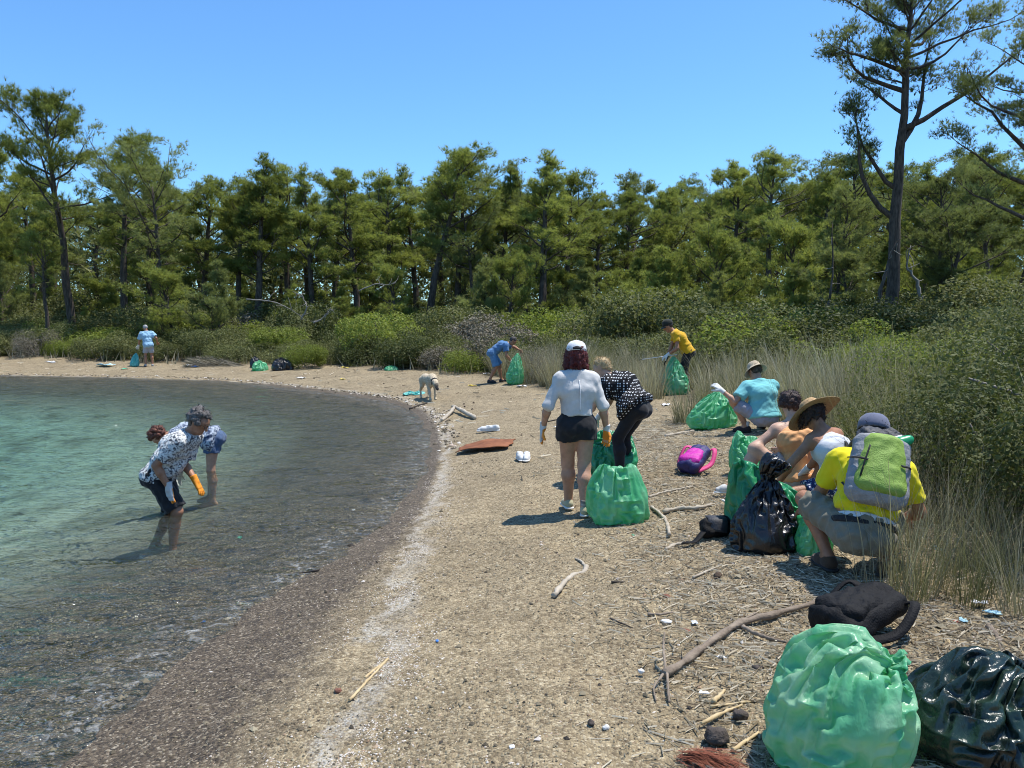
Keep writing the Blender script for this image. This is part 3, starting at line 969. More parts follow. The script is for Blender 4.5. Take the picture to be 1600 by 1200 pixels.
for i, (px, py, s, v, mt, lb) in enumerate([
        (1420, 945, .42, 0, M_GRASS_G, 'green rush tuft beside the black rucksack'), (1450, 925, .5, 2, M_GRASS_G, 'rush tuft next to the green one by the rucksack'), (1405, 915, .55, 1, M_GRASS, 'dry rush tuft right behind the crouching man'),
        (1480, 900, .55, 1, M_GRASS, 'arching dry rush tuft under the dark bush'), (1530, 890, .6, 0, M_GRASS, 'dry rush tuft leaning over the bank'), (1560, 930, .5, 2, M_GRASS_G, 'thick green rush tuft above the dark bin bag'), (1590, 960, .5, 1, M_GRASS, 'drooping rush tuft above the dark bin bag'),
        (1510, 940, .5, 0, M_GRASS_G, 'short rush tuft amid the litter'), (1440, 860, .6, 2, M_GRASS, 'tall rush tuft beside the yellow sleeve'), (1470, 820, .75, 1, M_GRASS, 'tall pale rush tuft before the dark bush'),
        (1390, 800, .95, 0, M_GRASS, 'pale rush tuft behind the yellow shirt'), (1430, 760, 1.0, 2, M_GRASS, 'tall grey rush tuft behind the blue-grey cap'), (1400, 720, 1.15, 1, M_GRASS, 'rush tuft between cap and bushes'),
        (1340, 720, .9, 0, M_GRASS_G, 'rush tuft behind the straw hat'), (1300, 690, 1.0, 2, M_GRASS, 'rush tuft behind the curly dark head'), (1580, 880, .55, 0, M_GRASS, 'tall rush tuft high on the bank'), (1545, 830, .7, 1, M_GRASS, 'tall rush tuft growing through the dark bush')]):
    p_ = at(px, py)
    put_tus(TUN, v, p_.x, p_.y, s * 1.4, i * 1.7, mt, lb, None)
pts2 = []
for tries in range(3000):
    if len(pts2) >= 46: break
    Y = rr.uniform(4.6, 12); x = rr.uniform(3.6, 8.5)
    e = inland([[x, Y]])[0]
    if e < .35 or e > 3.4 or any((x - a) ** 2 + (Y - b) ** 2 < .22 for a, b in pts2): continue
    pts2.append((x, Y))
    mt = rr.choice([M_GRASS, M_GRASS, M_GRASS_G]); vv = rr.randrange(4); ss = rr.uniform(.9, 1.45)
    lb = ('pale dry ' if mt is M_GRASS else 'greenish ') + ('tall ' if ss > 1.15 else 'low ') + ('upright', 'fanned', 'dense', 'arching')[vv] + ' rush clump growing among the bushes of the right-hand bank'
    put_tus([TUS, TUN, TUS, TUN][vv] if Y > 8 else TUN, vv % 3, x, Y, ss, rr.uniform(0, 6.28), mt, lb.replace('right-hand ', 'steep '), 'rush clumps on the bank')
for i, (px, py, s) in enumerate([(1372, 925, .95), (1395, 930, 1.0), (1440, 940, .95)]):
    p_ = at(px, py)
    put_tus(TUN_T, 0, p_.x, p_.y, s, i * 2.1, M_GRASS, 'sparse tall straw stalks in front of the crouching man', 'straw stalks in front of the crouching man')
# ------------------------------------------------------------------ implicit surfaces -> one continuous mesh
class SDF:
    def __init__(s):
        s.p = []
        s.wr = None

    def rc(s, a, b, ra, rb=None, k=.03, flat=None, cuts=(), sub=False):
        """round cone a->b; flat=(dir, factor) squashes along dir; cuts = [(point, normal)] keep the side against the normal"""
        a = np.asarray(a, float); b = np.asarray(b, float)
        s.p.append((a, b, ra, ra if rb is None else rb, k, flat, list(cuts), sub))
        return s

    def ball(s, c, r, k=.03, **kw):
        c = np.asarray(c, float)
        return s.rc(c, c + [0, 0, 1e-5], r, r, k, **kw)

    def mesh(s, name, vox, smooth=True, attr=None):
        P = s.p
        lo = np.min([np.minimum(p[0] - p[2], p[1] - p[3]) for p in P if not p[7]], 0) - 3 * vox - .03
        hi = np.max([np.maximum(p[0] + p[2], p[1] + p[3]) for p in P if not p[7]], 0) + 3 * vox + .03
        n = np.ceil((hi - lo) / vox).astype(int) + 1
        D = np.full(n, 1.0, np.float32)
        axs = [lo[i] + np.arange(n[i]) * vox for i in range(3)]
        for a, b, ra, rb, k, flat, cuts, sub in P:
            rm = max(ra, rb) + k + 3 * vox
            l = np.maximum(0, np.floor((np.minimum(a, b) - rm - lo) / vox).astype(int))
            h = np.minimum(n, np.ceil((np.maximum(a, b) + rm - lo) / vox).astype(int) + 1)
            if np.any(h <= l): continue
            X = axs[0][l[0]:h[0]][:, None, None]; Y = axs[1][l[1]:h[1]][None, :, None]; Z = axs[2][l[2]:h[2]][None, None, :]
            ba = b - a; bb = ba @ ba
            px, py, pz = X - a[0], Y - a[1], Z - a[2]
            t = np.clip((px * ba[0] + py * ba[1] + pz * ba[2]) / bb, 0, 1)
            qx, qy, qz = px - t * ba[0], py - t * ba[1], pz - t * ba[2]
            if flat is not None:
                for fd, ff in (flat if isinstance(flat, list) else [flat]):
                    dt = (qx * fd[0] + qy * fd[1] + qz * fd[2]) * (1 / ff - 1)
                    qx, qy, qz = qx + dt * fd[0], qy + dt * fd[1], qz + dt * fd[2]
            d = np.sqrt(qx * qx + qy * qy + qz * qz) - (ra + (rb - ra) * t)
            for cp, cn_ in cuts:
                d = np.maximum(d, (X - cp[0]) * cn_[0] + (Y - cp[1]) * cn_[1] + (Z - cp[2]) * cn_[2])
            sl = tuple(slice(l[i], h[i]) for i in range(3))
            c = D[sl]
            if sub:
                D[sl] = np.maximum(c, -d)
            else:
                hh = np.clip(.5 + .5 * (d - c) / k, 0, 1)
                D[sl] = d * (1 - hh) + c * hh - k * hh * (1 - hh)
        if s.wr:
            amp, lam, seed = s.wr
            rng = np.random.default_rng(seed)
            X = axs[0][:, None, None]; Y = axs[1][None, :, None]; Z = axs[2][None, None, :]
            w = 0
            for i in range(8):
                kv = rng.normal(size=3); kv *= 6.283 / (lam * rng.uniform(.5, 1.6) * (1 if i < 4 else .45)) / np.linalg.norm(kv)
                kw = rng.normal(size=3) * 6.283 / lam * .35
                w = w + np.sin(kv[0] * X + kv[1] * Y + kv[2] * Z + 1.6 * np.sin(kw[0] * X + kw[1] * Y + kw[2] * Z) + rng.uniform(0, 6)) * (1 / (1 + .3 * i))
            D = D + (amp * .40 * w).astype(np.float32)
        D = np.clip(D, -2 * vox, 2 * vox)
        v, f = nets(D)
        v = lo + v * vox
        return mesh_np(name, v, f, smooth, {kk: ('POINT', fn(v)) for kk, fn in (attr or {}).items()})


def nets(D):
    S = D < 0
    nx, ny, nz = D.shape
    cnt = np.zeros((nx - 1, ny - 1, nz - 1), np.int8)
    for i in (0, 1):
        for j in (0, 1):
            for k in (0, 1):
                cnt += S[i:nx - 1 + i, j:ny - 1 + j, k:nz - 1 + k]
    idx = np.argwhere((cnt > 0) & (cnt < 8))
    corners = [(i, j, k) for i in (0, 1) for j in (0, 1) for k in (0, 1)]
    vals = np.stack([D[idx[:, 0] + c[0], idx[:, 1] + c[1], idx[:, 2] + c[2]] for c in corners], 1)
    pos = np.zeros((len(idx), 3)); nn = np.zeros(len(idx))
    for a in range(8):
        for b in range(a + 1, 8):
            ca, cb = np.array(corners[a]), np.array(corners[b])
            if np.abs(ca - cb).sum() != 1: continue
            va, vb = vals[:, a], vals[:, b]
            cr = (va < 0) != (vb < 0)
            with np.errstate(divide='ignore', invalid='ignore'):
                t = np.where(cr, va / np.where(va == vb, 1, va - vb), 0)
            pos += np.where(cr[:, None], ca + t[:, None] * (cb - ca), 0); nn += cr
    v = idx + pos / nn[:, None]
    ix = np.full(cnt.shape, -1, np.int32)
    ix[idx[:, 0], idx[:, 1], idx[:, 2]] = np.arange(len(idx))
    F = []
    for ax in range(3):
        sl0 = [slice(None)] * 3; sl1 = [slice(None)] * 3
        sl0[ax] = slice(0, -1); sl1[ax] = slice(1, None)
        A, B = S[tuple(sl0)], S[tuple(sl1)]
        e = np.argwhere(A != B)
        o1, o2 = [a for a in range(3) if a != ax]
        e = e[(e[:, o1] > 0) & (e[:, o2] > 0) & (e[:, o1] < D.shape[o1] - 1) & (e[:, o2] < D.shape[o2] - 1)]
        if not len(e): continue
        flip = A[e[:, 0], e[:, 1], e[:, 2]]
        def cell(d1, d2):
            c = e.copy(); c[:, o1] += d1; c[:, o2] += d2
            return ix[c[:, 0], c[:, 1], c[:, 2]]
        q = np.stack([cell(-1, -1), cell(0, -1), cell(0, 0), cell(-1, 0)], 1)
        if ax == 1: flip = ~flip
        q = np.where(flip[:, None], q, q[:, ::-1])
        F.append(q)
    return v, np.concatenate(F)


# ------------------------------------------------------------------ cloth, skin, hair materials
def cloth(name, c, c2=None, rough=.85, bump=.35, scale=18, spec=.2):
    return pmat(name, c, c2 or tuple(x * .80 for x in c), scale * .6, rough, bump * .9, 30, detail=6, spec=spec, sheen=.15)


def pattern_mat(name, base, ink, scale, lo, hi, dots=False, warp=.0):
    m, nt, out = new_mat(name)
    L = nt.links.new
    p = N(nt, 'ShaderNodeBsdfPrincipled', i_Roughness=.8)
    p.inputs['Specular IOR Level'].default_value = .2
    co = N(nt, 'ShaderNodeTexCoord').outputs['Object']
    if dots:
        v = N(nt, 'ShaderNodeTexVoronoi', i_Scale=scale, i_Randomness=.12); L(co, v.inputs['Vector'])
        r_ = ramp(nt, v.outputs['Distance'], [(lo, ink), (hi, base)])
    else:
        n = N(nt, 'ShaderNodeTexNoise', i_Scale=scale, i_Detail=2.5, i_Roughness=.55, i_Distortion=warp); L(co, n.inputs['Vector'])
        r_ = ramp(nt, n.outputs[0], [(lo, ink), (hi, base)])
    L(r_.outputs[0], p.inputs['Base Color'])
    nb = N(nt, 'ShaderNodeTexNoise', i_Scale=70.0); L(co, nb.inputs['Vector'])
    b = N(nt, 'ShaderNodeBump', i_Strength=.3, i_Distance=.01); L(nb.outputs[0], b.inputs['Height']); L(b.outputs[0], p.inputs['Normal'])
    L(p.outputs[0], out.inputs[0])
    return m


def skin(name, c):
    m = pmat(name, tuple(x * .78 for x in c), (min(1, c[0] * 1.12), c[1] * 1.1, c[2] * 1.1), 14, .5, .25, 90, detail=6, spec=.35)
    m.node_tree.nodes['Principled BSDF'].inputs['Subsurface Weight'].default_value = .06
    m.node_tree.nodes['Principled BSDF'].inputs['Subsurface Radius'].default_value = (.01, .004, .002)
    return m


def glove_mat(name, back, palm):
    m, nt, out = new_mat(name)
    L = nt.links.new
    p = N(nt, 'ShaderNodeBsdfPrincipled', i_Roughness=.75)
    a = N(nt, 'ShaderNodeAttribute', attribute_name='palm')
    nz = N(nt, 'ShaderNodeTexNoise', i_Scale=60.0, i_Detail=3.0)
    t = mth(nt, 'ADD', a.outputs['Fac'], mth(nt, 'MULTIPLY_ADD', nz.outputs[0], .3, -.15))
    r_ = ramp(nt, t, [(.42, back), (.58, palm)])
    L(r_.outputs[0], p.inputs['Base Color'])
    b = N(nt, 'ShaderNodeBump', i_Strength=.3, i_Distance=.004); L(nz.outputs[0], b.inputs['Height']); L(b.outputs[0], p.inputs['Normal'])
    L(p.outputs[0], out.inputs[0])
    return m


SK_TAN = skin('tanned skin', (.36, .175, .10))
SK_MID = skin('light tanned skin', (.46, .255, .165))
SK_PALE = skin('pale skin', (.55, .35, .25))
G_OR = glove_mat('orange dipped glove', (.55, .53, .50), (.80, .26, .02))
G_ALLOR = glove_mat('all orange glove', (.82, .28, .015), (.78, .25, .01))
G_WH = glove_mat('white glove', (.62, .62, .58), (.66, .65, .60))


def hair_mat(name, c, c2):
    return pmat(name, c, c2, 40, .55, .9, 130, spec=.4, stretch=(1, 1, .35))


def ik(a, t, l1, l2, pole):
    a, t = np.asarray(a, float), np.asarray(t, float)
    d = t - a
    L = np.linalg.norm(d)
    if L > (l1 + l2) * .999:
        t = a + d / L * (l1 + l2) * .999; d = t - a; L = np.linalg.norm(d)
    u = d / L
    c = (l1 * l1 + L * L - l2 * l2) / (2 * L)
    h = math.sqrt(max(0, l1 * l1 - c * c))
    p = np.asarray(pole, float); p = nrm(p - u * (p @ u))
    return a + u * c + p * h, t


def hand_prims(S, wrist, d, palm_n, side, s=1.0, curl=.5, spread=.26, fat=0.0):
    """five separate fingers; d: wrist->knuckles, palm_n: out of the palm; side=+1 when the thumb is on +cross(d,palm_n)"""
    d = nrm(d); n = nrm(np.asarray(palm_n, float) - d * (np.asarray(palm_n, float) @ d)); l = np.cross(d, n) * side
    W = np.asarray(wrist, float)
    for u in (-1, -.33, .33, 1):
        S.rc(W + d * .01 * s + l * u * .018 * s, W + d * .085 * s + l * u * .030 * s, (.017 + fat) * s, (.0145 + fat) * s, .012 * s)
    lens = {1: .072, .36: .080, -.3: .074, -.95: .058}
    for u, ln in lens.items():
        p = W + d * .088 * s + l * u * .030 * s
        dd = nrm(d + l * u * spread)
        ang = curl * (.55 + .1 * abs(u))
        r0 = .0098 + fat
        for j, fr in enumerate((.44, .32, .26)):
            q = p + dd * ln * fr * s
            S.rc(p, q, (r0 - j * .0009) * s, (r0 - (j + 1) * .0009) * s, .004 * s)
            p = q
            dd = nrm(dd * math.cos(ang) + n * math.sin(ang))
            l_ = l
    p = W + d * .022 * s + l * .026 * s
    dd = nrm(d * .72 + l * .70 + n * .30)
    for j, (fr, r_) in enumerate(((.045, .0150), (.034, .0118), (.027, .0105))):
        q = p + dd * fr * s
        S.rc(p, q, (r_ + fat) * s, (r_ + fat - .001) * s, .008 * s if j == 0 else .004 * s)
        p = q
        dd = nrm(dd + d * .25 + n * .18 * (1 + curl) - l * .18)


def make_shoe(parent, ankle, toe_dir, s, m_up, m_sole, up=(0, 0, 1), name='shoe', high=False, m_sock=None):
    A = np.asarray(ankle, float); t = nrm(toe_dir); u = nrm(np.asarray(up, float) - t * (np.asarray(up, float) @ t)); l = np.cross(t, u)
    S = SDF()
    S.rc(A - t * .03 * s - u * .035 * s, A + t * .10 * s - u * .042 * s, .045 * s, .043 * s, .02, cuts=[(A - u * .078 * s, -u)])
    S.rc(A + t * .07 * s - u * .045 * s, A + t * .155 * s - u * .055 * s, .043 * s, .033 * s, .02, cuts=[(A - u * .078 * s, -u)])
    S.rc(A - u * .03 * s, A + u * (.06 if high else .012) * s - t * .008 * s, .043 * s, .041 * s, .02, cuts=[(A + u * (.06 if high else .012) * s, u)])
    sh = obj(name, S.mesh('shoe', .009), m_up, parent)
    T = SDF()
    for lat in (-.012, .012):
        T.rc(A - t * .04 * s - u * .074 * s + l * lat * s, A + t * .165 * s - u * .074 * s + l * lat * s, .040 * s, .034 * s, .02, flat=(u, .36))
    obj('sole', T.mesh('sole', .009), m_sole, sh)
    if m_sock:
        K = SDF(); K.rc(A, A + u * .075 * s - t * .01 * s, .042 * s, .043 * s, .01, cuts=[(A + u * .075 * s, u)])
        obj('sock', K.mesh('sock', .009), m_sock, parent)
    return sh


def person(label, loc, yaw, H, female=False, pelvis=(0, 0, .92), spine=(0, 0, 1), arch=.0, xs=(1, 0, 0), xp=(1, 0, 0), face=(0, 1, 0), neckdir=None, hands=None, epole=((-.4, -1, 0), (.4, -1, 0)),
           feet=((-.1, 0, .08), (.1, 0, .08)), kpole=((-.1, 1, 0), (.1, 1, 0)), toes=((-.15, 1, 0), (.15, 1, 0)), skin_m=None, shirt=None, bottom=None, hair=None, gloves=(None, None), hand_n=((0, -1, 0), (0, -1, 0)),
           hand_d=(None, None), curl=(.5, .5), shoes=None, belly=0.0, wide=1.0, vox=.0115, name='person', legw=1.0, belt=None):
    s = H / 1.74
    root = empty(name, loc, yaw, label, 'person')
    J = {}
    Pv = np.asarray(pelvis, float); U = nrm(spine)
    Xp = nrm(xp); Xs = np.asarray(xs, float); Xs = nrm(Xs - U * (Xs @ U)); Fs = np.cross(U, Xs)
    Up = nrm(np.array([0, 0, 1.0]) * .55 + U * .45); Xp = nrm(Xp - Up * (Xp @ Up)); Fp = np.cross(Up, Xp)
    tl = .50 * s
    Wst = Pv + U * .17 * s - Fs * arch * .6
    Ch = Pv + U * .34 * s - Fs * arch
    Nk = Pv + U * tl
    shw = (.165 if female else .188) * s * wide
    hw = (.092 if female else .086) * s
    Sh = [Nk - U * .045 * s - Xs * shw, Nk - U * .045 * s + Xs * shw]
    Hp = [Pv - Xp * hw, Pv + Xp * hw]
    nd = nrm(neckdir) if neckdir is not None else nrm(U + np.array([0, 0, .5]))
    F_ = nrm(face); hu = nrm(nd - F_ * (nd @ F_)) if abs(nd @ F_) < .97 else nrm(np.cross(np.cross(F_, Fs), F_)); hx = np.cross(F_, hu)
    Hd = Nk + nd * .115 * s + hu * .07 * s + F_ * .02 * s
    ua, fa, th, sn_ = .295 * s, .255 * s, .425 * s, .42 * s
    El, Wr, Kn, An = [], [], [], []
    for i in (0, 1):
        tgt = hands[i] if hands and hands[i] is not None else Sh[i] + np.array([(-.06, .06)[i], .05, -.5 * s])
        e, w = ik(Sh[i], tgt, ua, fa, epole[i]); El.append(e); Wr.append(w)
        k_, a_ = ik(Hp[i], feet[i], th, sn_, kpole[i]); Kn.append(k_); An.append(a_)
    lr = s * legw
    # ---- torso / limb prim lists shared by body and clothes

    def torso(S, o, k=.05, cuts=()):
        cc = dict(k=k, cuts=cuts)
        S.rc(Pv - Xp * .065 * s * wide, Pv + Xp * .065 * s * wide, .112 * s + o, **cc)
        for sg in (-1, 1):
            S.ball(Pv + Xp * sg * .068 * s - Fp * .055 * s - Up * .035 * s, .088 * s + o, **cc)
        wr_ = (.088 if female else .103) * s + belly * .45
        S.rc(Wst - Xs * .055 * s * wide + Fs * belly * .5, Wst + Xs * .055 * s * wide + Fs * belly * .5, wr_ + o, **cc)
        S.rc(Pv, Ch, .10 * s + o, .112 * s + o, **cc)
        S.rc(Ch - Xs * .075 * s * wide, Ch + Xs * .075 * s * wide, .112 * s + o, **cc)
        if female:
            for sg in (-1, 1):
                S.ball(Ch + Xs * sg * .075 * s + Fs * .075 * s - U * .01 * s, .066 * s + o, **cc)

    def shoulders(S, o, cuts=()):
        S.rc(Sh[0] + Xs * .02 * s, Sh[1] - Xs * .02 * s, .062 * s + o, k=.05, cuts=cuts)
        S.rc(Nk - U * .03 * s, Ch + U * .03 * s, .075 * s + o, .10 * s + o, k=.05, cuts=cuts)
        for i in (0, 1):
            S.rc(Nk + nd * .02 * s, Sh[i], .05 * s + o, .055 * s + o, k=.05, cuts=cuts)

    def arm(S, i, o, upto, k=.03):
        a, e, w = Sh[i], El[i], Wr[i]
        if upto <= 1:
            q = a + (e - a) * upto
            S.rc(a, q, .055 * s + o * .8, (.055 - .013 * upto) * s + o * 1.3, k=k, cuts=[(q, nrm(e - a))])
        else:
            S.rc(a, e, .055 * s + o, .041 * s + o, k=k)
            f = upto - 1; q = e + (w - e) * f
            S.rc(e, q, .041 * s + o, (.042 - .012 * f) * s + o * 1.1, k=k, cuts=[(q, nrm(w - e))])

    def leg(S, i, o, upto, k=.035, loose=0.0):
        a, kn, an = Hp[i], Kn[i], An[i]
        if upto <= 1:
            q = a + (kn - a) * upto
            S.rc(a, q, .088 * lr + o, (.088 - .028 * upto) * lr + o + loose, k=k, cuts=[(q + nrm(kn - a) * .0, nrm(kn - a))])
        else:
            S.rc(a, kn, .088 * lr + o, .058 * lr + o + loose * .6, k=k)
            f = upto - 1; q = kn + (an - kn) * f
            c_ = kn + (an - kn) * .32 - nrm(toes[i]) * .018 * s
            S.rc(kn, c_, .058 * lr + o, .060 * lr + o + loose * .6, k=k)
            S.rc(c_, q, .060 * lr + o + loose * .6, (.052 - .012 * f) * lr + o + loose, k=k, cuts=[(q, nrm(an - kn))])

    # ---- body: one continuous surface
    B = SDF()
    torso(B, 0); shoulders(B, 0)
    for i in (0, 1):
        B.rc(Sh[i], El[i], .052 * s, .040 * s, .03)
        mid_ = El[i] + (Wr[i] - El[i]) * .3
        B.rc(El[i], mid_, .039 * s, .042 * s, .02); B.rc(mid_, Wr[i], .042 * s, .027 * s, .02)
        B.rc(Hp[i], Kn[i], .086 * lr, .054 * lr, .045)
        back = nrm(np.cross(Kn[i] - An[i], Xp)) if np.linalg.norm(np.cross(Kn[i] - An[i], Xp)) > 1e-6 else -Fp
        td = nrm(toes[i])
        cm = Kn[i] + (An[i] - Kn[i]) * .32 - td * .018 * s
        B.rc(Kn[i], cm, .052 * lr, .057 * lr, .03); B.rc(cm, An[i], .057 * lr, .034 * lr, .03)
        B.rc(An[i], An[i] + td * .10 * s - np.array([0, 0, .04 * s]), .036 * s, .036 * s, .03)
        B.rc(An[i] - td * .04 * s - np.array([0, 0, .045 * s]), An[i] + td * .16 * s - np.array([0, 0, .055 * s]), .032 * s, .028 * s, .03)
        hd = hand_d[i] if hand_d[i] is not None else Wr[i] - El[i]
        if gloves[i] is None:
            hand_prims(B, Wr[i], hd, hand_n[i], (1, -1)[i], s * 1.02, curl[i], fat=.002)
    B.rc(Nk - nd * .03 * s, Nk + nd * .12 * s, .058 * s, .052 * s, .03)
    # head
    B.rc(Hd + hu * .045 * s - F_ * .018 * s, Hd + hu * .035 * s + F_ * .022 * s, .086 * s, .080 * s, .03, flat=(hx, .90))
    B.rc(Hd + F_ * .035 * s + hu * .02 * s, Hd + F_ * .045 * s - hu * .062 * s, .062 * s, .044 * s, .03)
    B.rc(Hd - hx * .04 * s - hu * .035 * s, Hd + F_ * .05 * s - hu * .07 * s, .03 * s, .033 * s, .03)
    B.rc(Hd + hx * .04 * s - hu * .035 * s, Hd + F_ * .05 * s - hu * .07 * s, .03 * s, .033 * s, .03)
    B.rc(Hd + F_ * .095 * s + hu * .028 * s, Hd + F_ * .116 * s - hu * .018 * s, .011 * s, .016 * s, .012)
    B.rc(Hd + F_ * .086 * s + hu * .045 * s - hx * .035 * s, Hd + F_ * .086 * s + hu * .045 * s + hx * .035 * s, .013 * s, k=.012)
    for sg in (-1, 1):
        B.ball(Hd + F_ * .093 * s + hu * .020 * s + hx * sg * .033 * s, .012 * s, sub=True)
        B.rc(Hd + hx * sg * .080 * s + hu * .03 * s - F_ * .008 * s, Hd + hx * sg * .078 * s - hu * .012 * s - F_ * .004 * s, .021 * s, .015 * s, .01, flat=(hx, .45))
    B.rc(Hd + F_ * .086 * s - hu * .046 * s - hx * .018 * s, Hd + F_ * .086 * s - hu * .046 * s + hx * .018 * s, .0095 * s, k=.008)
    body = obj('body', B.mesh('body', vox), skin_m, root)
    hm = Matrix(((hx[0], F_[0], hu[0], Hd[0]), (hx[1], F_[1], hu[1], Hd[1]), (hx[2], F_[2], hu[2], Hd[2]), (0, 0, 0, 1)))
    # ---- clothes
    if shirt:
        S = SDF()
        o = shirt.get('o', .014) * s
        hem = Pv + U * shirt.get('hem', -.04) * s
        cuts = [(hem, -U)]
        torso(S, o, cuts=cuts)
        if shirt.get('sleeve', .6) > 0:
            shoulders(S, o, cuts=[(Nk + nd * .035 * s, nd)])
            for i in (0, 1):
                arm(S, i, o + shirt.get('loose', .006) * s, shirt['sleeve'])
        else:
            S.rc(Nk - U * .06 * s - Xs * shw * .55, Nk - U * .06 * s + Xs * shw * .55, .058 * s + o, k=.04, cuts=[(Nk + nd * .0 * s, nd)])
            S.rc(Nk - U * .05 * s, Ch + U * .03 * s, .07 * s + o, .10 * s + o, k=.05, cuts=[(Nk - nd * .005 * s, nd)])
        if shirt.get('flare'):
            fl = shirt['flare']
            S.rc(hem - Xp * .09 * s, hem + Xp * .09 * s, .11 * s + o + fl, k=.07, cuts=[(hem, -U)])
        S.wr = (shirt.get('wr', .009), shirt.get('lam', .14), shirt.get('seed', 1))
        obj(shirt.get('name', 'shirt'), S.mesh('shirt', vox), shirt['m'], root)
        if shirt.get('collar'):
            S = SDF()
            S.rc(Nk - nd * .015 * s, Nk + nd * .045 * s, .070 * s, .064 * s, .01, cuts=[(Nk + nd * .045 * s - F_ * .0, nd)])
            obj('collar', S.mesh('collar', vox), shirt['collar'], root)
    if bottom:
        S = SDF()
        o = bottom.get('o', .010) * s
        top = Pv + U * bottom.get('rise', .10) * s
        cuts = [(top, U)]
        torso(S, o, cuts=cuts)
        for i in (0, 1):
            leg(S, i, o, bottom['len'], loose=bottom.get('loose', .012) * s)
        S.wr = (bottom.get('wr', .007), .12, bottom.get('seed', 2))
        obj(bottom.get('name', 'shorts'), S.mesh('shorts', vox), bottom['m'], root)
    if belt:
        S = SDF()
        zb, mb_, nm_, o_ = belt
        pb = Pv + U * zb * s
        torso(S, o_, cuts=[(pb + U * .022 * s, U), (pb - U * .022 * s, -U)])
        obj(nm_, S.mesh(nm_, vox), mb_, root)
    # ---- hands in gloves
    for i in (0, 1):
        if gloves[i] is None: continue
        S = SDF()
        hd = nrm(hand_d[i] if hand_d[i] is not None else Wr[i] - El[i])
        hand_prims(S, Wr[i], hd, hand_n[i], (1, -1)[i], s * 1.04, curl[i], fat=.0028)
        S.rc(Wr[i] - hd * .055 * s, Wr[i] + hd * .02 * s, .037 * s, .033 * s, .012, cuts=[(Wr[i] - hd * .055 * s, -hd)])
        pn = nrm(np.asarray(hand_n[i], float)); w0 = Wr[i]

        def palm(v, pn=pn, w0=w0, hd=hd):
            q = v - w0
            return np.clip(.5 + (q @ pn) * 22 + np.clip((q @ hd) - .135 * s, 0, 1) * 30 - np.clip(.015 - (q @ hd), 0, 1) * 60, 0, 1)
        obj('glove', S.mesh('glove', .0062 if vox < .02 else .011, attr={'palm': palm}), gloves[i], root)
    # ---- shoes
    if shoes:
        for i in (0, 1):
            sp = shoes[i] if isinstance(shoes, list) else shoes
            if sp is None: continue
            make_shoe(root, An[i], toes[i], s, sp['up'], sp['sole'], m_sock=sp.get('sock'))
    # ---- hair
    if hair:
        rng = np.random.default_rng(hair.get('seed', 3))
        S = SDF()
        st = hair['style']
        c0 = Hd + hu * .045 * s - F_ * .012 * s
        if st == 'curly':
            vol = hair.get('vol', 1.0)
            for j in range(150):
                d = rng.normal(size=3); d /= np.linalg.norm(d)
                f, u_, x_ = d @ F_, d @ hu, d @ hx
                if f > .45 and u_ < .55: continue
                if u_ < -.45 + .25 * f - (.35 if f < -.2 else 0): continue
                p = c0 + (hx * x_ * .076 + F_ * f * .098 + hu * u_ * .092) * s * (1 + .10 * (vol - 1)) + d * rng.uniform(0, .014) * vol
                S.ball(p, rng.uniform(.018, .030) * s * vol, k=.008)
            S.wr = (.006, .028, 4)
        elif st == 'short':
            S.rc(c0 - F_ * .012 * s, c0 + F_ * .012 * s + hu * .012 * s, .094 * s, .088 * s, .02, flat=(hx, .92), cuts=[(Hd + F_ * .062 * s + hu * .05 * s, nrm(F_ * .9 - hu * .55)), (Hd - hu * .03 * s - F_ * .05 * s, nrm(-hu - F_ * .15))])
            S.wr = (.007, .03, 5)
        elif st == 'bob':
            S.rc(c0 - F_ * .012 * s, c0 + F_ * .01 * s + hu * .01 * s, .098 * s, .090 * s, .03, flat=(hx, .95), cuts=[(Hd + F_ * .055 * s + hu * .05 * s, nrm(F_ * .9 - hu * .5))])
            for j in range(46):
                a = rng.uniform(-2.45, 2.45)
                d = -F_ * math.cos(a) + hx * math.sin(a)
                p = c0 + d * rng.uniform(.062, .092) * s + hu * rng.uniform(-.02, .05) * s
                ln = hair.get('len', .16) * rng.uniform(.75, 1.1) * s
                q = p + d * rng.uniform(.012, .045) * s + np.array([0, 0, -1.0]) * ln
                S.rc(p, q, .024 * s, .012 * s, .014)
            S.wr = (.008, .035, 6)
        elif st == 'bun':
            S.rc(c0 - F_ * .012 * s, c0 + hu * .012 * s, .094 * s, .088 * s, .02, flat=(hx, .93), cuts=[(Hd + F_ * .06 * s + hu * .05 * s, nrm(F_ * .9 - hu * .5))])
            S.rc(c0 - F_ * .05 * s, Hd - F_ * .075 * s - hu * .04 * s, .055 * s, .035 * s, .03)
            S.wr = (.006, .03, 5)
        hm_ = S.mesh('hair', min(vox, .010))
        ho = obj('hair', hm_, hair['m'], root)
        ns = hair.get('strands', 500 if vox < .013 else 0)
        if ns:
            vv = np.empty(len(hm_.vertices) * 3, np.float32); hm_.vertices.foreach_get('co', vv); vv = vv.reshape(-1, 3)
            vn = np.empty(len(hm_.vertices) * 3, np.float32); hm_.vertices.foreach_get('normal', vn); vn = vn.reshape(-1, 3)
            sel = rng.integers(0, len(vv), ns)
            mb = MB()
            b_ = vv[sel] - vn[sel] * .004
            fall = np.array([0, 0, -1.0]) if st == 'bob' else rng.normal(size=(ns, 3))
            dr = vn[sel] * rng.uniform(.3, 1, ns)[:, None] + fall * .9 + rng.normal(size=(ns, 3)) * .3
            dr /= np.linalg.norm(dr, axis=1)[:, None]
            sd2 = np.cross(dr, rng.normal(size=(ns, 3))); sd2 /= np.linalg.norm(sd2, axis=1)[:, None]
            l_ = rng.uniform(.015, .042, ns)[:, None] * s
            w_ = .0022
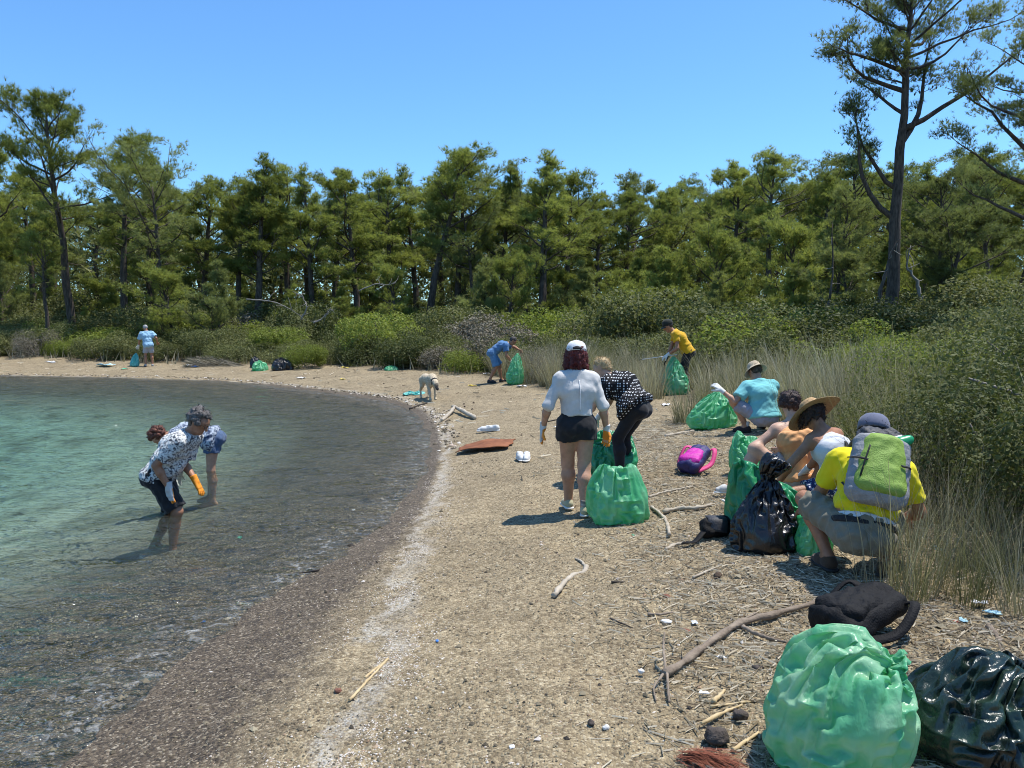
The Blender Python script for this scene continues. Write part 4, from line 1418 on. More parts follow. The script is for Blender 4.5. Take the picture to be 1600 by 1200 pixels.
            m1 = b_ + dr * l_ * .5 + vn[sel] * .004; e1 = b_ + dr * l_ + fall * .006
            V = np.stack([b_ - sd2 * w_, b_ + sd2 * w_, m1 + sd2 * w_, m1 - sd2 * w_, e1], 1).reshape(-1, 3)
            o5 = np.arange(ns)[:, None] * 5
            mb.add(V, np.concatenate([o5 + [0, 1, 2], o5 + [0, 2, 3], o5 + [3, 2, 4]]), .5)
            lk = mb.build('loose_curls' if st == 'curly' else 'loose_hair', hair['m'], ho)
            tag(lk, kind='stuff')
    J.update(root=root, Pv=Pv, U=U, Ch=Ch, Nk=Nk, Xs=Xs, Fs=Fs, Sh=Sh, El=El, Wr=Wr, Kn=Kn, An=An, Hd=Hd, hm=hm, hu=hu, F=F_, hx=hx, s=s, body=body)
    return J


# ------------------------------------------------------------------ hats
def lathe(profile, n=40, warp=None):
    V, F = [], []
    for i, (r, z) in enumerate(profile):
        for j in range(n):
            a = 2 * math.pi * j / n
            x, y, zz = r * math.cos(a), r * math.sin(a), z
            if warp: x, y, zz = warp(x, y, zz, a, i / (len(profile) - 1))
            V.append((x, y, zz))
    for i in range(len(profile) - 1):
        for j in range(n):
            k = (j + 1) % n
            F.append((i * n + j, i * n + k, (i + 1) * n + k, (i + 1) * n + j))
    return np.array(V), np.array(F)


def solid(o, t):
    md = o.modifiers.new('thickness', 'SOLIDIFY'); md.thickness = t; md.offset = 0
    return o


def hat_empty(name, J, loc_f=0, loc_u=.08, tilt=0.0, label=None):
    """a hat worn on the head is a part of the person's dress"""
    h = bpy.data.objects.new(name, None)
    return h


def xf(hm, V, s=1.0, off=(0, 0, 0), tilt=0.0):
    M = hm @ Matrix.Translation(Vector(off) * s) @ Matrix.Rotation(tilt, 4, 'X')
    A = np.array(M)
    return np.asarray(V) * s @ A[:3, :3].T + A[:3, 3]


def cap_hat(J, m, m_visor=None, tilt=0.0, name='cap', band=None, sc_=1.09):
    s = J['s'] * sc_; root = J['root']
    prof = [(.098, 0), (.100, .022), (.097, .05), (.084, .08), (.060, .102), (.030, .113), (.002, .116)]
    V, F = lathe(prof, 28, lambda x, y, z, a, t: (x * .93, y * 1.06 - .004, z * (1 + .06 * math.sin(a))))
    c = solid(obj(name, mesh_np(name, xf(J['hm'], V, s, (0, -.008, .046), tilt), F, True), m, root), .004)
    # visor
    VV, FF = [], []
    na, nr = 13, 6
    for i in range(nr):
        for j in range(na):
            a = -1.05 + 2.1 * j / (na - 1)
            rr_ = .098 + .075 * i / (nr - 1) * (math.cos(a * 1.15) ** .6)
            VV.append((math.sin(a) * rr_ * .93, math.cos(a) * rr_ * 1.06 - .004, .004 - .02 * (i / (nr - 1)) - .028 * math.sin(a) ** 2))
    for i in range(nr - 1):
        for j in range(na - 1):
            FF.append((i * na + j, i * na + j + 1, (i + 1) * na + j + 1, (i + 1) * na + j))
    solid(obj('visor', mesh_np('visor', xf(J['hm'], VV, s, (0, -.008, .046), tilt), np.array(FF), True), m_visor or m, c), .005)
    if band:
        # open back with an adjusting strap
        VV, FF = [], []
        for i in range(9):
            a = math.pi * 1.5 + (-.42 + .84 * i / 8)
            for z in (.006, .038 - .012 * abs(i - 4) / 4):
                VV.append((math.cos(a) * .1035 * .93, math.sin(a) * .1035 * 1.06 - .004, z))
        for i in range(8):
            FF.append((2 * i, 2 * i + 2, 2 * i + 3, 2 * i + 1))
        solid(obj('back_opening', mesh_np('back_opening', xf(J['hm'], VV, s, (0, -.008, .046), tilt), np.array(FF), True), band, c), .003)
    return c


def brim_hat(J, m, r_brim, crown_h=.12, droop=.03, wave=.01, tilt=0.0, name='hat', band=None, off=(0, -.008, .05), seed=0, rings=0):
    s = J['s']; root = J['root']
    prof = [(.001, crown_h), (.04, crown_h * 1.0), (.07, crown_h * .93), (.088, crown_h * .72), (.098, crown_h * .3), (.102, .01)]
    nb = 9
    for i in range(1, nb + 1):
        t = i / nb
        prof.append((.102 + (r_brim - .102) * t, .01 - droop * t ** 1.4))

    def wp(x, y, z, a, t):
        r_ = math.hypot(x, y)
        q = max(0, (r_ - .102) / (r_brim - .102)) if r_brim > .102 else 0
        return x * .95, y * 1.05, z + q * wave * (math.sin(2 * a + seed) + .5 * math.sin(3 * a + 2 * seed)) + (.0015 * math.sin(q * rings * 6.283) if rings else 0)
    V, F = lathe(prof, 48, wp)
    c = solid(obj(name, mesh_np(name, xf(J['hm'], V, s, off, tilt), F, True), m, root), .004)
    if band:
        Vb, Fb = lathe([(.104, .012), (.1035, .03), (.101, .045)], 40, lambda x, y, z, a, t: (x * .96, y * 1.055, z))
        solid(obj('hat_band', mesh_np('hat_band', xf(J['hm'], Vb, s, off, tilt), Fb, True), band, c), .003)
    return c


def glasses(J, m):
    s = J['s']
    mb = MB()
    hm = J['hm']
    for sg in (-1, 1):
        a = np.linspace(0, 6.283, 17)
        ring = np.stack([sg * .034 + .025 * np.cos(a), np.full(17, .112), .020 + .019 * np.sin(a)], 1)
        tube(mb, xf(hm, ring, s), .0028, 5, .5, cap=False)
        tube(mb, xf(hm, [(sg * .058, .110, .026), (sg * .083, .06, .028), (sg * .086, -.005, .022)], s), .0026, 5, .5)
    tube(mb, xf(hm, [(-.010, .114, .024), (0, .117, .027), (.010, .114, .024)], s), .0026, 5, .5)
    mb.build('glasses', m, J['root'], True)


def strap(name, pts, w, m, parent, normal, n=20, th=.006):
    """flat webbing ribbon through points"""
    P = bez(pts, n)
    T = np.gradient(P, axis=0); T /= np.linalg.norm(T, axis=1)[:, None]
    nn = np.asarray(normal, float)
    V, F = [], []
    for i in range(n):
        b = nrm(np.cross(T[i], nn)) * w / 2
        V += [P[i] - b, P[i] + b]
    for i in range(n - 1):
        F.append((2 * i, 2 * i + 1, 2 * i + 3, 2 * i + 2))
    return solid(obj(name, mesh_np(name, V, np.array(F), True), m, parent), th)
# ------------------------------------------------------------------ people
rad_ = math.radians
BLACKC = cloth('black cloth', (.012, .012, .014), (.02, .02, .022))
WHITEC = cloth('white cloth', (.72, .72, .72))
M_RUB = pmat('black rubber', (.015, .015, .015), (.03, .03, .03), 30, .7)
M_WSOLE = pmat('white sole', (.62, .60, .55), (.70, .68, .63), 30, .7)
M_STRAPB = pmat('black webbing', (.013, .013, .015), (.03, .03, .032), 60, .8, .3)
SHOE_BLK = dict(up=cloth('black shoe', (.02, .02, .022)), sole=M_WSOLE, sock=WHITEC)
SHOE_WHT = dict(up=cloth('white shoe canvas', (.62, .60, .56)), sole=M_WSOLE)
SHOE_DRK = dict(up=cloth('dark shoe', (.05, .035, .035)), sole=M_RUB, sock=WHITEC)
SHOE_CRM = dict(up=cloth('cream shoe', (.48, .44, .28)), sole=M_WSOLE, sock=pmat('striped sock', (.02, .02, .02), (.5, .5, .48), 4, .8, stretch=(1, 1, 14)))

# man in the printed shirt, wading
p0 = at(260, 856); p0.z -= .09      # feet sunk in the soft bed
J1 = person('man in black and white leaf-print shirt bending in the shallow water', (p0[0], p0[1], p0[2]), rad_(-93), 1.84, pelvis=(0, -.05, .90), spine=(0, .62, .79), arch=.03, face=(.12, .84, -.53), neckdir=(0, .55, .8),
            hands=((-.10, .30, .82), (.19, .15, .80)), epole=((-.2, -.6, -.3), (.3, -1, 0)), feet=((-.12, -.20, .08), (.12, .13, .08)), kpole=((0, 1, 0), (0, 1, 0)), toes=((-.1, 1, 0), (.1, 1, 0)), skin_m=SK_TAN,
            shirt=dict(m=pattern_mat('leaf print cotton', (.66, .66, .63), (.055, .058, .075), 26, .42, .50, warp=1.6), sleeve=.74, o=.024, hem=-.06, loose=.014, wr=.011, collar=None), bottom=dict(m=BLACKC, len=.93, loose=.03, o=.014),
            hair=dict(style='curly', m=hair_mat('grey-brown curls', (.035, .028, .025), (.16, .145, .135)), vol=1.05), gloves=(G_ALLOR, G_OR), hand_n=((0, -.3, .0), (-1, .35, 0)), hand_d=((0, .45, -.9), (.02, .12, -1)), curl=(.25, .22), belly=.05, vox=.0105)
glasses(J1, M_RUB)
# woman bent double behind him
p0 = on_plane(330, 733, ZW)
J2 = person('person with red-brown curls and patterned blue top bent double in the water', (p0[0], p0[1], hz(p0[0], p0[1]) - .08), rad_(100), 1.76, True, pelvis=(0, -.04, 1.0), spine=(0, .95, .13), arch=.05, face=(0, .25, -.95), neckdir=(0, .9, -.1),
            hands=((-.16, .42, .30), (.16, .46, .30)), feet=((-.12, -.03, .08), (.12, .06, .08)), skin_m=SK_MID, shirt=dict(m=pattern_mat('blue print cotton', (.42, .47, .53), (.035, .05, .10), 22, .42, .58, warp=1.), sleeve=.6, o=.02, hem=-.03, flare=.05, wr=.012),
            bottom=dict(m=cloth('denim', (.05, .085, .16), (.08, .12, .2)), len=.42, loose=.02), hair=dict(style='curly', m=hair_mat('red-brown curls', (.05, .015, .008), (.16, .055, .03)), vol=1.12, seed=8), gloves=(G_WH, G_WH), vox=.0125)
# far man on the cove beach
p0 = at(233, 573)
J3 = person('grey-haired man in pale blue shirt and grey shorts standing on the far gravel', p0, rad_(28), 1.74, pelvis=(0, -.02, .90), spine=(-.10, .22, .97), face=(-.35, .8, -.45), hands=((-.36, .34, .80), (.34, .12, .98)), epole=((-.4, -1, 0), (.6, -1, -.5)),
            feet=((-.13, 0, .08), (.13, .03, .08)), skin_m=SK_TAN, shirt=dict(m=cloth('pale blue cotton', (.30, .50, .66)), sleeve=.75, o=.028, hem=-.12, loose=.02, wr=.014), bottom=dict(m=cloth('pale grey cotton', (.38, .38, .40)), len=.82, loose=.03),
            hair=dict(style='short', m=hair_mat('grey hair', (.25, .24, .23), (.42, .41, .4))), gloves=(G_WH, None), shoes=dict(up=cloth('grey shoe', (.35, .34, .33)), sole=M_RUB), vox=.016)
# man in blue bending over his bag
p0 = at(776, 598)
J4 = person('man in blue T-shirt and blue shorts bending to fill a green bag', p0, rad_(-88), 1.70, pelvis=(0, -.13, .84), spine=(0, .86, .50), arch=.05, face=(.05, .75, -.66), neckdir=(0, .85, .45), hands=((-.08, .66, .92), (.14, .42, .60)), epole=((-.6, -.2, .2), (.6, -.6, 0)),
            feet=((-.11, .14, .08), (.12, -.20, .08)), skin_m=SK_TAN, shirt=dict(m=cloth('steel blue cotton', (.085, .19, .36)), sleeve=.62, o=.02, hem=-.06, wr=.012), bottom=dict(m=cloth('mid blue cotton', (.10, .22, .38)), len=.95, loose=.035),
            hair=dict(style='short', m=hair_mat('dark hair', (.015, .012, .010), (.05, .04, .035))), gloves=(None, G_WH), shoes=dict(up=cloth('dark grey shoe', (.04, .04, .045)), sole=M_RUB), vox=.014)
# red-haired woman in the white cap
p0 = at(900, 801)
J5 = person('woman with dark red hair, white cap, sheer white top and black shorts, walking', p0, rad_(6), 1.645, True, pelvis=(0, 0, .862), spine=(0, .04, 1), xs=(1, .05, 0), face=(.12, .97, -.2), hands=((-.315, .08, .83), (.305, .04, .80)), epole=((-.6, -1, 0), (.6, -1, 0)),
            feet=((-.045, .17, .075), (.055, -.15, .085)), kpole=((0, 1, 0), (.05, 1, 0)), toes=((-.12, 1, 0), (.2, 1, 0)), skin_m=SK_MID, shirt=dict(m=cloth('sheer white knit', (.60, .58, .55), (.50, .49, .47), .8), sleeve=1.02, o=.020, hem=.115, loose=-.004, wr=.006, lam=.2),
            bottom=dict(m=BLACKC, len=.36, rise=.15, loose=.022, o=.010, wr=.004), hair=dict(style='bob', m=hair_mat('dark red hair', (.035, .004, .004), (.15, .018, .014)), len=.17, strands=900), gloves=(G_OR, G_OR), hand_n=((1, -.3, 0), (-1, -.7, 0)), hand_d=((-.12, .15, -1), (.02, .12, -1)), curl=(.45, .5), shoes=SHOE_CRM, vox=.0105, legw=1.22)
cap_hat(J5, cloth('white cap cotton', (.78, .78, .78)), tilt=-.08, band=M_STRAPB)
nk, fs = J5['Nk'], J5['Fs']
strap('back_seam', [nk - fs * .105 + np.array([0, 0, -.04]), J5['Ch'] - fs * .148, J5['Pv'] - fs * .135 + np.array([.0, 0, .14])], .008, WHITEC, J5['root'], -fs, th=.004)
# woman in black leggings behind her
p0 = at(972, 748)
J6 = person('blonde person in black leggings and black and white checked top, bending down', p0, rad_(58), 1.60, True, pelvis=(.02, -.17, .80), spine=(.10, .74, .66), arch=.07, face=(-.1, .85, -.5), neckdir=(.0, .6, .75), hands=((-.12, .46, .60), (.18, .44, .58)),
            feet=((-.10, -.02, .08), (.12, .03, .08)), toes=((-.1, 1, 0), (.1, 1, 0)), skin_m=SK_PALE, shirt=dict(m=pattern_mat('checked seersucker', (.012, .012, .014), (.68, .68, .68), 34, .26, .36, dots=True), sleeve=.7, o=.035, hem=.02, flare=.06, loose=.02, wr=.016, lam=.16),
            bottom=dict(m=BLACKC, len=1.86, rise=.12, loose=.004, o=.006, name='leggings', wr=.003), hair=dict(style='bun', m=hair_mat('blonde hair', (.36, .24, .11), (.62, .47, .26)), strands=900), gloves=(G_WH, G_WH), shoes=dict(up=cloth('grey runner', (.2, .2, .21)), sole=M_RUB), vox=.0115, legw=1.05)
# man in mustard shirt among the rushes
p0 = at(1068, 614)
J7 = person('man in mustard yellow shirt and dark cap leaning over among the rushes', p0, rad_(80), 1.76, pelvis=(0, -.08, .92), spine=(0, .58, .82), arch=.03, face=(.0, .84, -.5), neckdir=(0, .7, .7), hands=((-.18, .36, .86), (.14, .42, .66)), epole=((-.5, -1, .2), (.4, -1, 0)),
            feet=((-.13, .05, .08), (.13, -.08, .08)), skin_m=SK_TAN, shirt=dict(m=cloth('mustard cotton', (.68, .38, .015)), sleeve=.55, o=.02, hem=-.05, wr=.012), bottom=dict(m=cloth('dark trousers', (.02, .018, .018)), len=1.8, loose=.03, name='trousers'),
            hair=dict(style='short', m=hair_mat('dark cropped hair', (.015, .012, .010), (.05, .04, .035))), gloves=(G_WH, BLACKC), shoes=SHOE_DRK, vox=.014)
cap_hat(J7, cloth('dark green cap', (.022, .026, .02)), tilt=.1)
strap('cross_strap', [J7['Sh'][0] + J7['U'] * .075 + J7['Xs'] * .07, J7['Ch'] - J7['Xs'] * .05 + J7['Fs'] * .15 + J7['U'] * .03, J7['Pv'] + J7['Xs'] * .12 + J7['Fs'] * .10 + J7['U'] * .12], .03, M_STRAPB, J7['root'], J7['Fs'])
# squatting person in teal
p0 = at(1190, 676)
J8 = person('person in turquoise shirt and beige bucket hat squatting beside a green bag', p0, rad_(16), 1.76, pelvis=(0, -.06, .235), spine=(0, .30, .95), arch=.05, face=(-.1, .9, -.45), neckdir=(0, .45, .9), hands=((-.56, .20, .62), (-.1, .45, .46)), epole=((-.3, -.4, -.8), (.6, -.2, -.6)),
            feet=((-.20, .10, .08), (.17, .24, .08)), kpole=((-1, .6, .5), (.55, 1, .8)), toes=((-.8, .6, 0), (.3, 1, 0)), skin_m=SK_MID, shirt=dict(m=cloth('turquoise linen', (.16, .47, .48), (.20, .53, .54), .85, .5), sleeve=.72, o=.026, hem=.0, loose=.012, wr=.007, lam=.2, flare=.02),
            bottom=dict(m=cloth('pale grey cotton twill', (.33, .33, .38)), len=.88, loose=.02, o=.016), hair=dict(style='short', m=hair_mat('brown cropped hair', (.03, .022, .016), (.08, .06, .045))), gloves=(G_WH, G_WH), hand_n=((.3, .4, -.8), (0, .3, -1)), curl=(.7, .6), shoes=SHOE_DRK, belly=.06, wide=1.18, vox=.012)
brim_hat(J8, cloth('beige hat cotton', (.52, .42, .29)), .168, .115, .045, .006, tilt=-.2, name='bucket_hat')
# seated person in orange sleeveless top
p0 = at(1250, 775)
J9 = person('person in pale orange sleeveless top with dark curly hair sitting on the gravel', p0, rad_(8), 1.72, True, pelvis=(0, 0, .20), spine=(-.04, .26, .95), arch=.05, face=(.2, .9, -.4), neckdir=(.05, .4, .9), hands=((-.34, .34, .36), (.10, .5, .36)), epole=((-.9, -.2, -.5), (.7, -.3, -.5)),
            feet=((-.58, .20, .085), (.20, .55, .085)), kpole=((-.5, .1, 1), (.4, .3, 1)), toes=((-1, .35, -.05), (.3, 1, 0)), skin_m=SK_PALE, shirt=dict(m=cloth('pale orange cotton', (.62, .31, .13), (.68, .36, .16)), sleeve=0, o=.020, hem=-.05, wr=.014, lam=.18, name='sleeveless_top'),
            bottom=dict(m=cloth('light stone shorts', (.45, .41, .36)), len=.55, loose=.02), hair=dict(style='curly', m=hair_mat('dark brown curls', (.016, .008, .007), (.06, .03, .022)), vol=1.15, seed=12), gloves=(None, None), shoes=SHOE_WHT, wide=1.14, belly=.04, vox=.0112, legw=1.08)
# straw hat
p0 = at(1308, 800)
J10 = person('person in wide straw hat, white tank top and navy floral shorts sitting among the bags', p0, rad_(26), 1.64, True, pelvis=(0, 0, .23), spine=(-.10, .30, .94), arch=.05, face=(-.1, .85, -.5), neckdir=(0, .5, .85), hands=((-.34, .34, .24), (.14, .5, .26)), epole=((-.9, -.2, -.3), (.7, -.3, -.5)),
             feet=((-.86, .30, .085), (.18, .5, .085)), kpole=((-.2, .1, 1), (.4, .3, 1)), toes=((-.8, .2, .55), (.3, 1, 0)), skin_m=SK_TAN, shirt=dict(m=cloth('white tank cotton', (.66, .68, .72)), sleeve=0, o=.012, hem=.0, wr=.004, name='tank_top'),
             bottom=dict(m=pattern_mat('navy floral cotton', (.02, .035, .11), (.55, .57, .62), 42, .40, .46, warp=.5), len=.6, loose=.02), hair=dict(style='bob', m=hair_mat('dark hair under hat', (.014, .008, .006), (.06, .03, .02)), len=.12), gloves=(None, G_WH), shoes=SHOE_BLK, vox=.0112)
M_STRAW = pmat('woven straw', (.36, .22, .10), (.55, .37, .19), 60, .8, .9, 120)
brim_hat(J10, M_STRAW, .262, .115, .035, .014, tilt=-.22, name='straw_hat', seed=1.3, rings=6, band=pmat('straw band', (.40, .26, .13), (.5, .34, .18), 50, .8))
sh = J10['Sh'][1]
strap('bra_strap', [J10['Sh'][1] - J10['Xs'] * .05 + J10['U'] * .06, J10['Ch'] - J10['Fs'] * .15 + J10['Xs'] * .02, J10['Pv'] - J10['Fs'] * .13 - J10['Xs'] * .14 + J10['U'] * .16], .035, M_STRAPB, J10['root'], -J10['Fs'])
# crouching man in the bright yellow T-shirt
p0 = at(1344, 900)
J11 = person('man in bright yellow T-shirt, khaki shorts and blue-grey cap crouching with his back turned', p0, rad_(-9), 1.76, pelvis=(0, -.02, .30), spine=(.20, .42, .87), arch=.05, face=(.25, .85, -.55), neckdir=(.22, .7, .65), hands=((-.22, .50, .34), (.40, .42, .30)), epole=((-.55, -.2, -1), (.55, -.2, -1)),
             feet=((-.17, .13, .08), (.15, .02, .08)), kpole=((-.6, 1, .6), (.5, 1, .4)), toes=((-.3, 1, 0), (.25, 1, -.25)), skin_m=SK_TAN, shirt=dict(m=cloth('bright yellow cotton', (.72, .62, .012), (.66, .56, .01)), sleeve=.72, o=.016, hem=.115, loose=.004, wr=.010, lam=.15),
             bottom=dict(m=cloth('khaki cotton', (.17, .155, .115), (.21, .19, .14)), len=.86, rise=.055, loose=.02, o=.02, wr=.010), belt=(.062, WHITEC, 'waistband', .016), hair=dict(style='short', m=hair_mat('black cropped hair', (.012, .010, .009), (.04, .033, .03))), gloves=(None, None), shoes=dict(up=cloth('brown leather shoe', (.07, .042, .025)), sole=M_RUB), belly=.06, wide=1.06, vox=.0105)
cap_hat(J11, cloth('blue-grey cap', (.14, .15, .21)), tilt=.1)
S = SDF()
for sg in (-1, 1):
    S.rc(J11['Pv'] + J11['U'] * .035 - J11['Xs'] * .07, J11['Pv'] + J11['U'] * .035 + J11['Xs'] * .07, .142, k=.02, cuts=[(J11['Pv'] + J11['U'] * .052, J11['U']), (J11['Pv'] + J11['U'] * .018, -J11['U'])])
obj('belt', S.mesh('belt', .0105), M_STRAPB, J11['root'])

# ------------------------------------------------------------------ dog
def dog():
    p = at(671, 624)
    root = empty('dog', p, rad_(180 + 24), 'cream livestock dog with black muzzle and ears lowering its head on the shoreline', 'dog')
    S = SDF()
    s = 1.0
    S.rc((0, -.32, .52), (0, -.05, .49), .118, .128, .06)
    S.rc((0, -.05, .49), (0, .22, .50), .128, .142, .06, flat=((1, 0, 0), .88))
    S.rc((0, .22, .54), (0, .26, .44), .12, .10, .06)
    S.rc((0, .26, .54), (0, .46, .46), .095, .075, .05)           # neck, reaching forward and down
    S.rc((0, .47, .45), (0, .53, .41), .078, .070, .03)           # skull
    S.rc((0, .55, .39), (0, .645, .31), .048, .034, .02)          # muzzle
    for sg in (-1, 1):
        S.rc((sg * .066, .46, .49), (sg * .092, .47, .42), .024, .018, .012, flat=((1, 0, 0), .5))
        # front leg: shoulder, elbow, wrist, paw
        y = .24 + (.10 if sg > 0 else -.03)
        S.rc((sg * .085, .22, .44), (sg * .09, .19 + (.03 if sg > 0 else 0), .33), .068, .045, .04)
        S.rc((sg * .09, .19 + (.03 if sg > 0 else 0), .33), (sg * .088, y, .15), .042, .029, .02)
        S.rc((sg * .088, y, .15), (sg * .088, y - .005, .045), .028, .027, .02)
        S.rc((sg * .088, y, .032), (sg * .088, y + .055, .026), .032, .028, .02)
        # hind leg: knee forward, hock back
        o = -.06 if sg > 0 else .05
        S.rc((sg * .075, -.33, .47), (sg * .095, -.25 + o, .32), .095, .055, .04)
        S.rc((sg * .095, -.25 + o, .32), (sg * .09, -.40 + o, .20), .050, .028, .02)
        S.rc((sg * .09, -.40 + o, .20), (sg * .088, -.385 + o, .045), .027, .025, .02)
        S.rc((sg * .088, -.385 + o, .032), (sg * .088, -.325 + o, .026), .031, .027, .02)
    pts_ = [(0, -.42, .56), (0, -.52, .50), (0, -.57, .38), (0, -.55, .28)]
    for a, b, r1, r2 in zip(pts_, pts_[1:], (.045, .04, .036), (.04, .036, .02)):
        S.rc(a, b, r1, r2, .02)
    S.wr = (.006, .05, 3)

    def mask(v):
        mz = np.clip((v[:, 1] - .545) * 14, 0, 1) * (v[:, 2] < .47)
        ear = np.clip((np.abs(v[:, 0]) - .070) * 60, 0, 1) * (v[:, 1] > .42) * (v[:, 2] > .38)
        return np.clip(mz + ear, 0, 1)
    m, nt, out = new_mat('cream fur')
    pr = N(nt, 'ShaderNodeBsdfPrincipled', i_Roughness=.9)
    a = N(nt, 'ShaderNodeAttribute', attribute_name='mask')
    nz = N(nt, 'ShaderNodeTexNoise', i_Scale=22.0, i_Detail=5.0)
    c = ramp(nt, nz.outputs[0], [(.3, (.40, .31, .20)), (.7, (.60, .51, .37))])
    nt.links.new(mixc(nt, a.outputs['Fac'], c.outputs[0], (.015, .013, .012)), pr.inputs['Base Color'])
    b = N(nt, 'ShaderNodeBump', i_Strength=.6, i_Distance=.01); nt.links.new(nz.outputs[0], b.inputs['Height']); nt.links.new(b.outputs[0], pr.inputs['Normal'])
    nt.links.new(pr.outputs[0], out.inputs[0])
    obj('body', S.mesh('body', .011, attr={'mask': mask}), m, root)
    T = SDF(); T.rc((0, .385, .50), (0, .41, .487), .088, .085, .01, cuts=[((0, .417, .48), (0, .9, -.43)), ((0, .378, .50), (0, -.9, .43))])
    obj('collar', T.mesh('collar', .008), M_STRAPB, root)


dog()
# ------------------------------------------------------------------ bin bags
def plastic(name, c, c_in, rough=.3, trans=.25, bscale=26, bump=.35):
    m, nt, out = new_mat(name)
    L = nt.links.new
    co = N(nt, 'ShaderNodeTexCoord').outputs['Object']
    n1 = N(nt, 'ShaderNodeTexNoise', i_Scale=7.0, i_Detail=3.0, i_Distortion=.6); L(co, n1.inputs['Vector'])
    col = ramp(nt, n1.outputs[0], [(.38, c), (.68, c_in)])
    p = N(nt, 'ShaderNodeBsdfPrincipled', i_Roughness=rough); p.inputs['Specular IOR Level'].default_value = .55
    L(col.outputs[0], p.inputs['Base Color'])
    t = N(nt, 'ShaderNodeBsdfTranslucent'); L(col.outputs[0], t.inputs[0])
    n2 = N(nt, 'ShaderNodeTexNoise', noise_type='RIDGED_MULTIFRACTAL', i_Scale=bscale * .55, i_Detail=4.0, i_Roughness=.5, i_Distortion=1.2); L(co, n2.inputs['Vector'])
    v = N(nt, 'ShaderNodeTexVoronoi', i_Scale=bscale * .9, feature='DISTANCE_TO_EDGE'); L(n2.outputs['Color'], v.inputs['Vector'])
    mp = N(nt, 'ShaderNodeMapping'); mp.inputs['Scale'].default_value = (1, 1, .35); L(co, mp.inputs[0])
    n3 = N(nt, 'ShaderNodeTexNoise', i_Scale=bscale * 2.0, i_Detail=3.0, i_Distortion=1.0); L(mp.outputs[0], n3.inputs['Vector'])
    h = mth(nt, 'ADD', mth(nt, 'MULTIPLY', n2.outputs[0], .32), mth(nt, 'MULTIPLY', n3.outputs[0], .45))
    b = N(nt, 'ShaderNodeBump', i_Strength=bump, i_Distance=.03); L(h, b.inputs['Height']); L(b.outputs[0], p.inputs['Normal'])
    mx = N(nt, 'ShaderNodeMixShader', i_0=trans); L(p.outputs[0], mx.inputs[1]); L(t.outputs[0], mx.inputs[2])
    L(mx.outputs[0], out.inputs[0])
    return m


PG = plastic('green bag film', (.12, .54, .26), (.30, .66, .40), .30, .48)
PG_F = plastic('pale green bag film', (.18, .58, .32), (.46, .72, .48), .30, .48)
PG_D = plastic('deep green bag film', (.02, .25, .095), (.04, .32, .13))
PB = plastic('black bag film', (.008, .008, .009), (.014, .014, .016), .26, 0.02)
PB_G = plastic('dark green-black bag film', (.010, .016, .014), (.02, .045, .03), .26, .08)
PT = plastic('teal film', (.10, .48, .42), (.2, .6, .55))

PROF = {
    'tied': [(0, 0), (.55, .0), (.88, .03), (1.0, .16), (1.02, .36), (.93, .54), (.70, .70), (.42, .80), (.20, .86), (.13, .89), (.17, .925), (.28, .96), (.40, .985), (.34, 1.0)],
    'tall': [(0, 0), (.6, .0), (.95, .02), (1.04, .10), (1.0, .24), (.82, .40), (.58, .54), (.38, .64), (.24, .71), (.17, .745), (.22, .79), (.33, .85), (.43, .91), (.46, .96), (.34, 1.0), (.12, .97)],
    'open': [(0, 0), (.6, .0), (.92, .03), (1.02, .16), (1.05, .38), (.98, .60), (.86, .78), (.76, .90), (.66, .98), (.56, 1.0), (.46, .95), (.34, .86), (.18, .80), (0, .78)],
    'held': [(0, 0), (.55, 0), (.88, .04), (1.0, .15), (.99, .30), (.84, .48), (.62, .66), (.42, .80), (.26, .91), (.18, .97), (.15, 1.0), (.06, 1.0)],
    'lump': [(0, 0), (.7, 0), (.96, .05), (1.0, .22), (.94, .45), (.78, .68), (.55, .84), (.34, .92), (.2, .97), (.12, 1.0), (.2, 1.05), (.12, 1.1), (0, 1.06)],
}


def up2(X):
    """doubles a grid that is closed along axis 1"""
    nv, nu, _ = X.shape
    Xn, Xp = np.roll(X, -1, 1), np.roll(X, 1, 1)
    mid = (9 * (X + Xn) - (np.roll(X, -2, 1) + Xp)) / 16
    A = np.empty((nv, nu * 2, 3)); A[:, 0::2] = X; A[:, 1::2] = mid
    P = np.concatenate([2 * A[:1] - A[1:2], A, 2 * A[-1:] - A[-2:-1]], 0)
    m2 = (9 * (P[1:-2] + P[2:-1]) - (P[:-3] + P[3:])) / 16
    B = np.empty((nv * 2 - 1, nu * 2, 3)); B[0::2] = A; B[1::2] = m2
    return B


